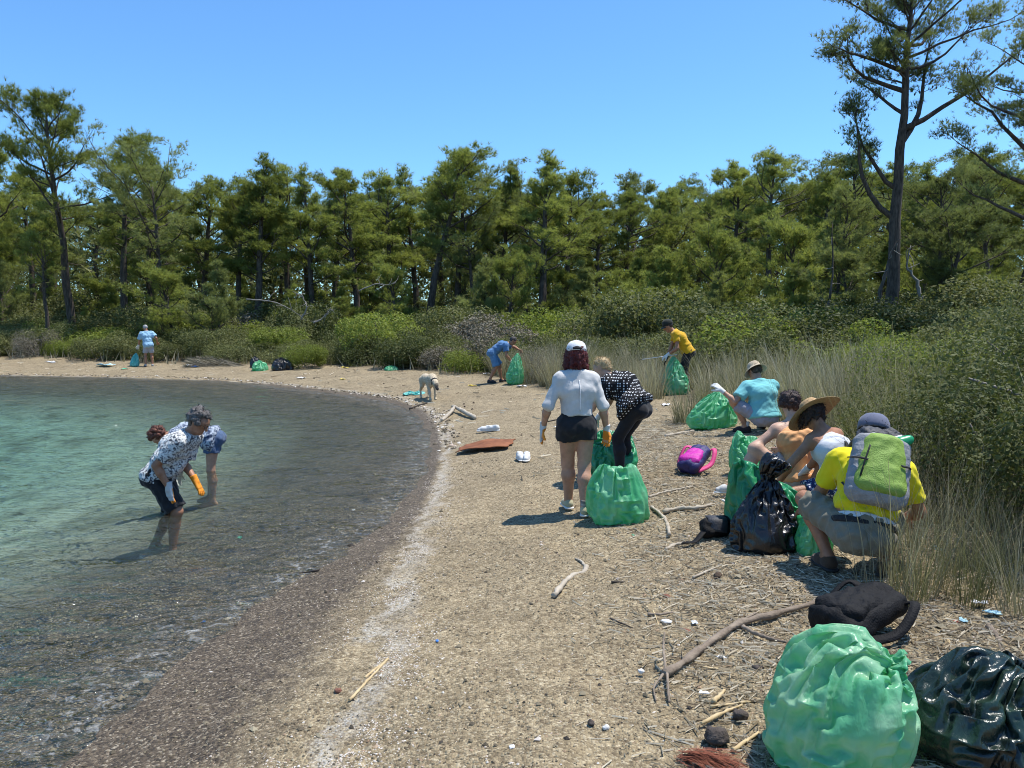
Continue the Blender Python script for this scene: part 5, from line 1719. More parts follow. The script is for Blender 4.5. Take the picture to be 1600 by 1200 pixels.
def crumple_film(X, ru, rv, lim, iters, rng, bend=.12):
    """thin film with more area than the load needs: grid springs buckle it into folds while it stays near the load"""
    X0 = X.copy()
    rd = np.sqrt((.5 * (ru[:-1] + ru[1:])) ** 2 + rv ** 2)

    def pair(X, A, B, rest, k):
        d = B - A
        L = np.sqrt((d * d).sum(-1)) + 1e-9
        return d * (k * (L - rest) / L)[..., None]
    for it in range(iters):
        C_ = np.zeros_like(X)
        c = pair(X, X, np.roll(X, -1, 1), ru, .24); C_ += c; C_ -= np.roll(c, 1, 1)
        c = pair(X, X[:-1], X[1:], rv, .24); C_[:-1] += c; C_[1:] -= c
        Xr = np.roll(X, -1, 1)
        c = pair(X, X[:-1], Xr[1:], rd, .10); C_[:-1] += c; C_[1:] -= np.roll(c, 1, 1)
        c = pair(X, Xr[:-1], X[1:], rd, .10); C_[:-1] += np.roll(c, 1, 1); C_[1:] -= c
        lap = .25 * (np.roll(X, 1, 1) + np.roll(X, -1, 1)) - .5 * X
        lap[1:-1] += .25 * (X[:-2] + X[2:]) - .5 * X[1:-1]
        X = X + C_ + lap * bend * (1 - it / iters)
        d = X - X0
        L = np.sqrt((d * d).sum(-1)) + 1e-9
        X = X0 + d * np.minimum(1, lim / L)[..., None]
        X[..., 2] = np.maximum(X[..., 2], .0)
    return X


def bag(label, loc, R_, h, kind, m, yaw=0.0, sx=1.0, sy=1.0, lean=(0, 0), seed=1, crumple=.10, folds=1.0, nu=132, nv=84, lp=1.6, name='bin_bag', group=None, flap=None):
    pr = PROF[kind]
    big = nu >= 150
    cu, cv_ = (56, 38) if nu >= 120 else (40, 28)
    L = np.cumsum([0] + [math.hypot((pr[i][0] - pr[i - 1][0]) * R_, (pr[i][1] - pr[i - 1][1]) * h) for i in range(1, len(pr))])
    t = np.linspace(0, L[-1], cv_)
    rs = np.interp(t, L, [p[0] for p in pr]); zs = np.interp(t, L, [p[1] for p in pr])
    rs[0] = .02
    rng = np.random.default_rng(seed)
    th = np.arange(cu) * 2 * math.pi / cu
    p1, p2, p3 = rng.uniform(0, 6.28, 3)
    T, Z = np.meshgrid(th, zs)
    Rr = np.repeat(rs[:, None], cu, 1)
    lob = 1 + .07 * np.sin(2 * T + p2) + .05 * np.sin(3 * T + p3 + 3 * Z) + .035 * np.sin(5 * T + p1 - 4 * Z)
    # rubbish pressing out from inside
    for _ in range(9):
        a0, z0 = rng.uniform(0, 6.28), rng.uniform(.1, .75)
        da = np.angle(np.exp(1j * (T - a0)))
        lob += rng.uniform(-.10, .13) * np.exp(-(da / .38) ** 2 - ((Z - z0) * h / R_ / .35) ** 2)
    k = Rr * R_ * lob
    X = np.stack([np.cos(T) * k * sx, np.sin(T) * k * sy, Z * h], 2)
    w = np.clip(Z, 0, 1.2) ** lp
    if kind == 'open':      # the loose mouth sags to one side
        X[:, :, 2] *= 1 + .20 * np.sin(T + p1) * np.clip(Z, 0, 1) ** 2 + .07 * np.sin(3 * T + p2) * np.clip(Z, 0, 1) ** 3
    X[:, :, 0] += lean[0] * w; X[:, :, 1] += lean[1] * w
    if flap:
        X = flap(X, Z)
    # slack is uneven: taut over the load, loose between
    sl = lambda T_, Z_: np.clip(.75 + .55 * np.sin(2 * T_ + p1 + 4 * Z_) + .5 * np.sin(5 * T_ - p3 + 7 * Z_ + np.sin(3 * T_)) + .35 * np.sin(9 * Z_ + p2 + 2 * np.sin(2 * T_)), .05, 2.0)
    for lev in range(3 if big else 2):
        nn = X.shape[1]
        slk = sl(np.arange(nn)[None, :] * 2 * math.pi / nn, np.linspace(0, 1, X.shape[0])[:, None])
        slv = .5 * (slk[1:] + slk[:-1])
        lu = np.sqrt(((np.roll(X, -1, 1) - X) ** 2).sum(-1)); lv = np.sqrt(((X[1:] - X[:-1]) ** 2).sum(-1))
        zz = np.linspace(0, 1, X.shape[0])[:, None]
        if lev == 0:
            full = 2 * math.pi * R_ * 1.04 / nn
            ru = np.clip(np.maximum(lu * (1 + (.085 + .06 * folds) * slk), full * np.ones_like(lu)), 0, lu * (1 + .75 * folds) + .002)
            ru[:5] = lu[:5]
            lim = R_ * (.05 + crumple * .55 + .10 * folds * np.clip((zz - .45) / .4, 0, 1)) * np.ones_like(lu)
            lim = np.minimum(lim, np.repeat(.35 * rs[:, None] * R_ + .035, nn, 1))
            g_ = rng.normal(size=X.shape); g_ = g_ + np.roll(g_, 1, 1) + np.roll(g_, -1, 1) + np.roll(g_, 2, 1); X = X + g_ * .012 * R_
            X = crumple_film(X, ru, lv * (1 + (.03 + crumple * .28) * slv), lim, 110, rng, .06)
        else:
            e_ = 1.045 + crumple * .12 if lev == 1 else 1.03
            X = X + rng.normal(size=X.shape) * lu.mean() * .06
            X = crumple_film(X, lu * (1 + (e_ - 1) * slk), lv * (1 + (e_ - 1) * slv), np.full(lu.shape, R_ * (.035 if lev == 1 else .014)), 45 if lev == 1 else 24, rng, .08)
        if lev < (2 if big else 1):
            X = up2(X)
    if not big:
        X = up2(X)
    V = X
    nvv, nuu = V.shape[:2]
    ii = np.arange(nuu * nvv).reshape(nvv, nuu)
    nx_ = np.roll(ii, -1, 1)
    F = np.stack([ii[:-1].ravel(), nx_[:-1].ravel(), nx_[1:].ravel(), ii[1:].ravel()], 1)
    o = obj(name, mesh_np(name, V.reshape(-1, 3), F, True), m)
    o.location = loc; o.rotation_euler = (0, 0, yaw)
    return tag(o, label, 'bag', group)


def bend_neck(z0, span, direction, ang, R_):
    """lays the tied neck of a bag over to one side and flattens its frill"""
    dx, dy = nrm(np.array([direction[0], direction[1], 0]))[:2]

    def f(V, zz):
        i0 = int(np.argmin(np.abs(zz.mean(1) - z0)))
        c = V[i0].mean(0)
        top = V[i0:]
        t = np.clip((zz[i0:] - z0) / span, 0, 1.15)
        t = np.broadcast_to(t.mean(1)[:, None], t.shape)
        a = ang * t
        q = top - c
        u = q[:, :, 0] * dx + q[:, :, 1] * dy
        w = -q[:, :, 0] * dy + q[:, :, 1] * dx
        h_ = q[:, :, 2]
        u2 = u * np.cos(a) + h_ * np.sin(a)
        h2 = -u * np.sin(a) * .8 + h_ * np.cos(a)
        V = V.copy()
        V[i0:, :, 0] = c[0] + u2 * dx - w * dy
        V[i0:, :, 1] = c[1] + u2 * dy + w * dx
        V[i0:, :, 2] = np.maximum(c[2] + h2, .02)
        return V
    return f


def gp(px, py, dz=-.01):
    v = at(px, py); v.z += dz
    return v


x = (1322 - 800) / FPX * 3.0
bag('large pale-green bin bag, full and knotted, standing before the black rucksack', (x, 3.0, hz(x, 3.0) - .01), .275, .62, 'tied', PG_F, 0, 1.0, .95, (.10, -.04), 5, .20, 1.0, 220, 150, flap=bend_neck(.70, .16, (.95, -.30), 1.35, .275))
x = (1568 - 800) / FPX * 2.98
bag('dark green-black bin bag slumped beside the large pale-green one', (x, 2.98, hz(x, 2.98) - .01), .30, .40, 'tied', PB_G, 0, 1.0, .95, (.12, .04), 6, .14, 1.0, 170, 110, flap=bend_neck(.70, .16, (.9, .4), 1.3, .3))
p_ = gp(966, 812)
bag('squat green bin bag with open crumpled top on the gravel by the walking woman', p_, .285, .46, 'open', PG, .6, 1.0, .95, (0, .02), 7, .12, 1.0, 160, 100)
p_ = gp(958, 742)
bag('green bin bag standing behind the legs of the woman in black shorts', p_, .25, .44, 'open', PG_D, 1.6, 1.1, 1.0, (.05, 0), 8, .10, .9)
p_ = gp(1112, 668)
bag('wide green bin bag pulled open by the squatting person in turquoise', p_, .345, .60, 'held', PG, .2, 1.05, .85, (.14, -.02), 9, .04, .6, lp=2.4)
p_ = gp(1172, 742)
bag('green bin bag behind the bare knee of the seated person in orange', p_, .22, .40, 'open', PG, .9, 1.0, 1.0, (.03, .02), 10, .08)
p_ = gp(1222, 845)
bag('big deep-green bin bag lying open behind the tied black one', p_ + Vector((0, .22, 0)), .33, .50, 'open', PG_D, 2.2, 1.0, .72, (.10, .06), 11, .09, .8)
p_ = gp(1196, 856)
bag('shiny black bin bag with twisted neck standing by the crouching group', p_, .25, .72, 'tall', PB, .4, 1.0, .95, (0.02, .02), 12, .15, 1.7, 200, 140, flap=bend_neck(.74, .30, (.9, -.3), .75, .25))
p_ = gp(1270, 864)
bag('small green bin bag between the black bag and the crouching man', p_, .15, .36, 'lump', PG, 3.1, .85, 1.0, (-.02, .03), 13, .09)
p_ = gp(805, 600)
bag('tall green bin bag held up by the bending man in blue', p_, .225, .86, 'held', PG, .3, 1.0, 1.0, (.07, 0), 14, .03, .6, 90, 60, lp=2.0)
p_ = gp(1054, 616)
bag('green bin bag hanging from the hand of the man in mustard among rushes', p_ + Vector((0, -.1, 0)), .27, .84, 'held', PG, 1.3, .95, 1.0, (.04, .05), 15, .03, .8, 90, 60)
p_ = gp(406, 579)
bag('rounded green bin bag lying on the far cove gravel', p_, .29, .36, 'lump', PG, .2, 1.0, 1.0, (0, 0), 16, .12, 1, 70, 46)
p_ = gp(442, 579)
bag('round glossy black bin bag on the far cove gravel', p_, .36, .46, 'lump', PB, .8, 1.0, 1.0, (-.05, 0), 17, .12, 1, 70, 46)
p_ = gp(399, 574)
bag('small black bin bag behind the rounded green one at the cove', p_, .2, .42, 'lump', PB, .1, 1.0, 1.0, (0, 0), 18, .12, 1, 60, 40)
p_ = gp(611, 579)
bag('flattened green bin bag at the edge of the grass', p_, .24, .17, 'lump', PG, .5, 1.0, 1.0, (0, 0), 19, .2, 1, 60, 40)
p_ = gp(210, 573)
bag('teal bag held upright by the grey-haired man', p_, .16, .55, 'held', PT, .5, 1.0, 1.0, (0.08, .0), 20, .1, 1, 60, 40)
p_ = gp(648, 616)
bag('thin teal plastic sheet crumpled on the gravel beside the dog', p_, .28, .06, 'lump', PT, .5, 1.0, 1.0, (0, 0), 21, .25, 1, 60, 40)


# ------------------------------------------------------------------ rucksacks, hand bag
def ruck_sdf(c, X, Y, Z, w, d, h, bulge=.0, r=.05):
    """rounded block: X across, Y depth (away from the back), Z up"""
    S = SDF()
    for sx_ in np.linspace(-1, 1, 5):
        x_ = sx_ * (w / 2 - r)
        yy = (d - 2 * r) * (1 - .35 * sx_ ** 2)
        for f in (0, .5, 1):
            S.rc(c + X * x_ * .92 + Y * (r + yy * f) + Z * (r), c + X * x_ * (.80 if True else 1) + Y * (r + yy * f * .75) + Z * (h - r), r, r * .95, .05)
    return S


M_RG = pmat('lime green ripstop', (.19, .30, .045), (.25, .37, .07), 25, .6, .5, 140)
M_RGY = pmat('grey nylon', (.22, .22, .225), (.30, .30, .31), 20, .6, .5, 90)
M_RDG = pmat('charcoal nylon', (.035, .035, .04), (.07, .07, .075), 20, .6, .5, 90)
M_RBK = pmat('black nylon', (.006, .006, .007), (.012, .012, .013), 25, .75, .6, 90, spec=.2)
M_MAG = pmat('magenta nylon', (.45, .015, .28), (.55, .03, .36), 20, .55, .5, 90)
M_NAVY = pmat('navy nylon', (.025, .022, .10), (.04, .035, .14), 20, .55, .5, 90)
M_PINK = pmat('pink webbing', (.62, .05, .18), (.7, .08, .25), 30, .6)

# worn by the crouching man: built in his frame
J = J11
root = empty('rucksack', J['root'].location.copy(), J['root'].rotation_euler[2], 'lime green and grey rucksack worn by the crouching man in yellow', 'rucksack')
U, X, B_ = J['U'], J['Xs'], -J['Fs']
c0 = J['Pv'] + U * .155 + B_ * .135
S = ruck_sdf(c0, X, B_, U, .37, .165, .44, r=.055)
S.wr = (.006, .11, 5)
body = obj('main_body', S.mesh('main_body', .011), M_RGY, root)
S = SDF()
for t_ in np.linspace(-1, 1, 5):
    S.rc(c0 + X * t_ * .105 + B_ * (.160 - .03 * t_ * t_) + U * .095, c0 + X * t_ * .075 + B_ * (.140 - .03 * t_ * t_) + U * .385, .055, .05, .05)
S.wr = (.005, .10, 6)
obj('front_panel', S.mesh('front_panel', .011), M_RG, root)
S = SDF()
S.rc(c0 - X * .10 + B_ * .06 + U * .43, c0 + X * .09 + B_ * .06 + U * .44, .055, .05, .05)
S.rc(c0 - X * .08 + B_ * .02 + U * .47, c0 + X * .06 + B_ * .03 + U * .49, .04, .035, .05)
S.wr = (.016, .07, 7)
obj('top_hood', S.mesh('top_hood', .011), M_RDG, root)
S = SDF(); S.rc(c0 + X * .10 + B_ * .10 + U * .42, c0 + X * .15 + B_ * .10 + U * .455, .045, .032, .02)
obj('side_pouch', S.mesh('side_pouch', .011), pmat('bottle green film', (.01, .20, .08), (.02, .3, .12), 20, .35), root)
S = SDF(); S.rc(c0 + X * .07 + B_ * .095 + U * .425, c0 + X * .10 + B_ * .10 + U * .45, .035, .025, .02)
obj('white_lid', S.mesh('white_lid', .011), WHITEC, root)
for sg in (-1, 1):
    a = c0 + X * sg * .11 + U * .42 - B_ * .0
    strap('shoulder_strap', [a, J['Sh'][(sg + 1) // 2] - X * sg * .07 + U * .105 - B_ * .0, J['Ch'] + X * sg * .11 - B_ * .165, c0 + X * sg * .17 + U * .10 - B_ * .03], .055, M_RDG, root, B_, 26, .012)
    strap('compression_strap', [c0 + X * sg * .19 + B_ * .05 + U * .27, c0 + X * sg * .16 + B_ * .15 + U * .25, c0 + X * sg * .10 + B_ * .195 + U * .235], .014, M_STRAPB, root, U * .3 + B_, 14)
mb = MB()
tube(mb, bez([c0 - X * .13 + B_ * .18 + U * .12, c0 - X * .12 + B_ * .205 + U * .22, c0 - X * .10 + B_ * .20 + U * .33], 9), .006, 5)
mb.build('bungee_cord', M_STRAPB, root, True)


def lying_pack(name, label, loc, yaw, pitch, w, d, h, m_main, m_front, m_strap, seed):
    r_ = empty(name, loc, yaw, label, 'rucksack')
    X, Z = np.array([1., 0, 0]), np.array([0, math.cos(pitch), math.sin(pitch)])
    Y = np.cross(Z, X) * -1.0
    if Y[2] < 0: Y = -Y
    c = np.array([0, -h / 2 * math.cos(pitch), 0.0])
    S = ruck_sdf(c, X, Y, Z, w, d, h, r=.035); S.wr = (.008, .16, seed)
    obj('main_body', S.mesh('main_body', .011), m_main, r_)
    S = SDF()
    for t_ in np.linspace(-1, 1, 4):
        S.rc(c + X * t_ * w * .28 + Y * (d * .82) + Z * h * .2, c + X * t_ * w * .22 + Y * (d * .68) + Z * h * .62, .05, .045, .05)
    S.wr = (.010, .1, seed + 1)
    obj('front_pocket', S.mesh('front_pocket', .011), m_front, r_)
    for sg in (-1, 1):
        strap('shoulder_strap', [c + X * sg * w * .2 + Z * h * .98 + Y * .03, c + X * sg * (w * .5 + .05) + Z * h * .92 + Y * (.10), c + X * sg * (w * .5 + .07) + Z * h * .5 + Y * .02, c + X * sg * w * .42 + Z * h * .1 + Y * .02], .05, m_strap, r_, Y + X * sg * .4, 24, .012)
    mb = MB()
    tube(mb, bez([c - X * .05 + Z * h * .98 + Y * d * .4, c + Z * (h + .06) + Y * d * .45, c + X * .05 + Z * h * .98 + Y * d * .4], 9), .009, 6)
    mb.build('grab_handle', m_strap, r_, True)
    mb = MB()
    tube(mb, bez([c - X * w * .46 + Z * h * .35 + Y * d * .62, c - X * w * .30 + Z * h * .93 + Y * d * .52, c + X * w * .30 + Z * h * .93 + Y * d * .52, c + X * w * .46 + Z * h * .35 + Y * d * .62], 20), .005, 5)
    mb.build('zip', m_strap, r_, True)
    return r_


p_ = gp(1350, 1000)
lying_pack('rucksack', 'black rucksack lying on the gravel behind the large pale-green bag', p_ + Vector((0, .06, .02)), rad_(-62), .24, .32, .17, .46, M_RBK, M_RBK, M_RBK, 31)
p_ = gp(1088, 738)
lying_pack('rucksack', 'small magenta and navy rucksack lying on open gravel', p_ + Vector((0, .05, .015)), rad_(-38), .42, .25, .15, .42, M_NAVY, M_MAG, M_PINK, 33)
p_ = gp(1118, 838)
e_ = empty('shoulder_bag', p_, .3, 'black shoulder bag with trailing strap beside the tied black bin bag', 'bag')
S = SDF(); S.rc((-.08, 0, .06), (.09, .02, .06), .06, .06, .03); S.rc((-.08, .02, .11), (.09, .03, .12), .045, .045, .04); S.wr = (.012, .09, 3)
obj('body', S.mesh('body', .010), M_RBK, e_)
strap('strap', [(-.09, 0, .08), (-.17, -.06, .05), (-.25, -.10, .012), (-.33, -.13, .02), (-.36, -.10, .012)], .045, M_RBK, e_, (0, 0, 1), 20, .008)
strap('flap', [(-.02, -.055, .06), (0.0, -.03, .15), (.01, .05, .165)], .16, M_RDG, e_, (0, -.5, 1), 12, .006)

# litter grabber in the hand of the man in mustard
J = J7
M7 = Matrix.Translation(J['root'].location) @ Matrix.Rotation(J['root'].rotation_euler[2], 4, 'Z')
hw_ = M7 @ Vector(J['Wr'][0] + np.array([0, .06, -.05]))
e_ = empty('litter_grabber', hw_, rad_(80), 'thin white litter grabber held by the man in mustard', 'grabber')
mb = MB(); tube(mb, [(0, -.25, .05), (0, .5, -.06)], .009, 6); mb.build('shaft', WHITEC, e_, True)
mb = MB(); tube(mb, [(-.004, .5, -.06), (-.03, .54, -.07), (-.008, .58, -.08)], .006, 5); tube(mb, [(.004, .5, -.06), (.03, .54, -.07), (.008, .58, -.08)], .006, 5); mb.build('jaw', M_RUB, e_, True)

# ------------------------------------------------------------------ loose shoes
M_SHW = cloth('white leather', (.66, .66, .64))


def loose_shoe(px, py, yaw, label, m, s=1.05):
    e = empty('trainer', gp(px, py, .0), yaw, label, 'shoe', 'pairs of white trainers left on the gravel')
    make_shoe(e, (0, 0, .095 * s), (0, 1, 0), s, m, M_WSOLE, name='upper')
    S = SDF(); S.rc((0, -.005, .075 * s), (0, -.008, .115 * s), .033 * s, .034 * s, .01, cuts=[((0, 0, .109 * s), (0, 0, 1))])
    obj('lining', S.mesh('lining', .008), M_RDG, e)
    mb = MB()
    for k in range(4):
        tube(mb, [(-.028, .045 + .022 * k, .096 - .010 * k), (0, .05 + .022 * k, .106 - .010 * k), (.028, .045 + .022 * k, .096 - .010 * k)], .0035, 4)
    mb.build('laces', M_RUB, e, True)


loose_shoe(812, 719, rad_(190), 'white trainer with dark lining beside the rusty sheet, toe towards the water', M_SHW)
loose_shoe(823, 719, rad_(175), 'white trainer with dark lining, second of the pair by the rusty sheet', M_SHW)
loose_shoe(763, 675, rad_(100), 'white trainer on the gravel inland of the rusty sheet', M_SHW)
loose_shoe(774, 674, rad_(80), 'white trainer next to its partner inland of the rusty sheet', M_SHW)

# ------------------------------------------------------------------ rusty sheet
M_RUST = pmat('rusted steel', (.13, .042, .016), (.27, .105, .045), 5, .85, .7, 40, detail=8)
p_ = gp(760, 702, .0)
nx_, ny_ = 22, 14
V = []
for j in range(ny_):
    for i in range(nx_):
        u, v = i / (nx_ - 1) - .5, j / (ny_ - 1) - .5
        x_ = u * .76 + v * .14; y_ = v * .60 + u * .10
        z_ = .030 + .05 * math.sin((u + .5) * 2.6) + .03 * (.5 + v) + .03 * u + .012 * math.sin(9 * u + 5 * v)
        V.append((x_ + .018 * math.sin(13 * v), y_ + .02 * math.sin(11 * u), z_))
F = np.array([(j * nx_ + i, j * nx_ + i + 1, (j + 1) * nx_ + i + 1, (j + 1) * nx_ + i) for j in range(ny_ - 1) for i in range(nx_ - 1)])
o = solid(obj('rusty_sheet', mesh_np('rusty_sheet', V, F, True), M_RUST), .012)
o.location = p_; tag(o, 'rust-brown warped metal sheet lying on the strandline', 'metal sheet')

# ------------------------------------------------------------------ driftwood, sticks, stones
M_DRIFT = pmat('bleached driftwood', (.30, .255, .195), (.48, .42, .33), 10, .85, .7, 30, stretch=(1, 1, 1))
M_STICK = pmat('grey-brown stick', (.15, .115, .085), (.28, .225, .17), 10, .9, .8, 40)
M_DARKW = pmat('dark wet wood', (.025, .02, .016), (.07, .055, .042), 12, .8, .8, 40)
M_REED = pmat('straw reed', (.42, .31, .16), (.58, .45, .26), 14, .8, .4, 50)


def px_path(pts, lift):
    out = []
    for i, q in enumerate(pts):
        v = at(q[0], q[1]); l_ = q[2] if len(q) > 2 else lift
        out.append((v.x, v.y, v.z + l_))
    return np.array(out)


def stick(name, label, paths, m, cat='stick', group=None, n=22, sides=7):
    """paths: list of (pixel points, r0, r1); the first is the stem, others are side pieces"""
    a = px_path(paths[0][0], paths[0][1] * .9)
    org = Vector(a[0])
    e = empty(name, org, 0, label, cat, group)
    for k, (pts, r0, r1) in enumerate(paths):
        P = bez(px_path(pts, r0 * .9), n) - np.array(org)
        mb = MB()
        rng = np.random.default_rng(int(pts[0][0] * 7 + pts[0][1]))
        P = P + rng.normal(size=P.shape) * r0 * .12
        tube(mb, P, np.linspace(r0, r1, n) * (1 + .16 * rng.normal(size=n)), sides, .5, wob=.12, rng=rng)
        mb.build('stem' if k == 0 else 'side_branch', m, e, True)
    return e


stick('driftwood', 'short bleached crooked driftwood piece alone on open gravel', [([(866, 934), (880, 915), (897, 903), (912, 898), (917, 889)], .017, .020), ([(916, 889), (908, 884, .03), (899, 878, .02)], .012, .007)], M_DRIFT, 'driftwood')
stick('fallen_branch', 'long grey fallen branch with forked end beside the black rucksack', [([(1038, 1062, .03), (1062, 1046), (1100, 1015), (1150, 984), (1200, 968), (1245, 955), (1290, 944)], .022, .017), ([(1160, 984, .02), (1185, 996), (1210, 1003), (1238, 1010)], .012, .008),
      ([(1040, 1060, .03), (1036, 1040, .10), (1038, 1030, .14)], .008, .005), ([(1042, 1060, .03), (1044, 1090, .02), (1046, 1100, .01)], .007, .005), ([(1036, 1064, .03), (1022, 1080, .02), (1025, 1098, .01)], .007, .004), ([(1150, 985, .02), (1166, 975, .03), (1182, 966, .035)], .010, .006)], M_STICK, 'branch')
stick('driftwood', 'pale straight driftwood stick near the squat green bag', [([(1036, 803), (1060, 798), (1090, 797), (1116, 791)], .022, .015)], M_DRIFT, 'driftwood')
stick('driftwood', 'pale bent stick curling past the squat green bag', [([(1018, 795), (1032, 806), (1042, 820), (1046, 838)], .014, .018)], M_DRIFT, 'driftwood')
stick('driftwood', 'thin pale stick between squat green bag and magenta rucksack', [([(1014, 778), (1040, 771), (1082, 762)], .013, .008)], M_DRIFT, 'driftwood')
stick('driftwood', 'pale stick under the wide green bag', [([(1040, 683), (1062, 679), (1085, 675)], .022, .016)], M_DRIFT, 'driftwood')
stick('driftwood_log', 'forked bleached log with dark end on the strandline', [([(742, 656, .05), (722, 648, .09), (708, 642, .10)], .045, .035), ([(710, 644, .10), (700, 652, .05), (690, 659, .03)], .045, .03), ([(712, 644, .09), (700, 645, .05), (688, 648, .02)], .018, .010)], M_DRIFT, 'driftwood')
stick('broken_reed', 'pair of broken straw-coloured reeds on the white strandline', [([(547, 1097), (575, 1066), (606, 1033)], .009, .007), ([(570, 1062), (590, 1046), (604, 1034)], .007, .006)], M_REED, 'reed')
for i, (pts, r0, m, lb) in enumerate([
        ([(955, 912), (990, 911), (1010, 912)], .008, M_DARKW, 'thin dark twig left of the pine-cone litter'), ([(985, 921), (1020, 919), (1044, 906)], .007, M_STICK, 'thin grey twig bent among the litter'), ([(1043, 925), (1070, 912), (1083, 914)], .008, M_DRIFT, 'pale twig amid the shell litter'),
        ([(1083, 905), (1110, 893), (1135, 881)], .008, M_DRIFT, 'straight pale twig in the straw litter'), ([(1040, 862), (1055, 854), (1070, 852)], .015, M_DRIFT, 'stubby pale stick behind the shoulder bag'), ([(953, 968), (972, 976), (990, 984)], .006, M_DARKW, 'small dark twig on bare gravel'),
        ([(1012, 963), (1030, 962), (1052, 959)], .009, M_STICK, 'short brown stick in the litter edge'), ([(1096, 1134), (1140, 1112), (1160, 1104)], .008, M_REED, 'straw reed left of the large pale-green bag'), ([(1110, 1108), (1150, 1104), (1196, 1098)], .007, M_REED, 'long straw reed touching the large pale-green bag'),
        ([(1098, 1046), (1130, 1050), (1168, 1053)], .006, M_REED, 'thin straw lying across the litter'), ([(1145, 1178), (1165, 1163), (1185, 1150)], .010, M_REED, 'thick straw reed stub beside the red-brown fibre'), ([(1115, 1100), (1125, 1090), (1133, 1082)], .012, M_REED, 'split reed piece in the litter'),
        ([(1020, 955), (1026, 968), (1030, 985)], .005, M_REED, 'short upright straw by the white shell'), ([(1470, 1012), (1520, 1018), (1600, 1022)], .007, M_REED, 'straw reed above the dark bag'), ([(1480, 1005), (1500, 1030), (1520, 1050)], .012, M_REED, 'broken pale reed above the dark bag'),
        ([(1545, 985), (1560, 1005), (1566, 1030)], .018, M_STICK, 'brown curved root above the dark bag'), ([(640, 640), (655, 634), (668, 631)], .02, M_DARKW, 'dark wood scrap at the water edge by the dog'), ([(905, 585), (915, 583), (925, 585)], .02, M_DARKW, 'dark stick on gravel before the rushes'),
        ([(855, 660), (875, 655), (885, 650)], .012, M_DARKW, 'dark stick on gravel left of the walking woman'), ([(995, 690), (1015, 684), (1030, 683)], .010, M_DARKW, 'dark twig near the checked top'), ([(870, 640), (890, 632), (905, 633)], .010, M_STICK, 'grey stick beyond the white cap'), ([(500, 893), (475, 897), (450, 901)], .010, M_DARKW, 'dark sodden stick at the water edge')]):
    stick('twig', lb, [(pts, r0, r0 * .6)], m, 'stick', None, 12, 6)


def rock(px, py, r, m, label, name='rock', cat='stone', seed=0, group=None, flat=.7):
    rng = np.random.default_rng(seed + int(px))
    n, k = 14, 9
    V = [(0, 0, -1)]
    for i in range(1, k):
        ph_ = -math.pi / 2 + math.pi * i / k
        for j in range(n):
            a = 2 * math.pi * j / n
            V.append((math.cos(ph_) * math.cos(a), math.cos(ph_) * math.sin(a), math.sin(ph_)))
    V.append((0, 0, 1))
    so = Vector(rng.uniform(-30, 30, 3))
    V = np.array([np.array(v) * (1 + .50 * noise.noise(Vector(v) * 1.3 + so) + .22 * noise.noise(Vector(v) * 3.5 + so)) for v in V])
    V = V * r * np.array([1, .85, flat])
    T, Q = [], []
    for j in range(n):
        T.append((0, 1 + (j + 1) % n, 1 + j)); T.append((len(V) - 1, 1 + (k - 2) * n + j, 1 + (k - 2) * n + (j + 1) % n))
    for i in range(k - 2):
        for j in range(n):
            Q.append((1 + i * n + j, 1 + i * n + (j + 1) % n, 1 + (i + 1) * n + (j + 1) % n, 1 + (i + 1) * n + j))
    o = obj(name, mesh_np(name, V, [np.array(T), np.array(Q)], True), m)
    o.location = gp(px, py, r * flat * .55); o.rotation_euler = (0, 0, rng.uniform(0, 6))
    return tag(o, label, cat, group)


M_ROCKD = pmat('dark porous rock', (.045, .036, .03), (.10, .08, .068), 20, .9, 1.0, 60)
M_ROCKW = pmat('white pebble', (.58, .56, .52), (.70, .69, .66), 20, .6, .3)
M_ROCKR = pmat('red-brown clinker', (.16, .07, .045), (.26, .12, .08), 20, .9, .8, 60)
rock(1120, 1162, .052, M_ROCKD, 'fist-sized dark stone left of the large pale-green bag', seed=1)
rock(1155, 1122, .036, M_ROCKD, 'brown porous lump above the fist-sized stone', seed=2)
rock(1186, 1052, .034, M_ROCKD, 'black charred lump below the long branch', seed=3)
rock(1122, 902, .032, M_CONE, 'round dark pine cone in the gravel before the crouching group', 'pine_cone', 'pine cone', 4)
rock(1041, 974, .030, M_ROCKW, 'smooth white shell at the edge of the litter', 'shell', 'shell', 5, flat=.45)
rock(947, 1141, .016, M_ROCKW, 'small white pebble on open gravel', 'pebble', 'stone', 6)
rock(923, 1134, .017, M_ROCKD, 'small dark pebble next to the white one', 'pebble', 'stone', 7)
rock(1002, 1052, .016, M_ROCKW, 'pale pebble left of the forked branch end', 'pebble', 'stone', 8)
rock(1071, 988, .026, M_ROCKR, 'pinkish brick fragment in the litter', 'brick_fragment', 'stone', 9, flat=.4)
rock(1042, 935, .026, M_ROCKR, 'red-brown brick chip beside the dark twigs', 'brick_fragment', 'stone', 10, flat=.5)
rock(528, 1083, .020, M_ROCKR, 'orange-brown pebble in the wet shell band', 'pebble', 'stone', 11)
rock(800, 1172, .016, M_ROCKW, 'cream stone on the gravel near the bare middle', 'pebble', 'stone', 12)
for i, (px, py) in enumerate([(725, 632), (740, 630), (738, 640), (726, 636), (1010, 860), (790, 580), (700, 605), (600, 600)]):
    rock(px, py, .026 if py < 700 else .014, M_CONE, 'small dark pine cone dropped on the gravel', 'pine_cone', 'pine cone', 40 + i, 'pine cones scattered on the beach')

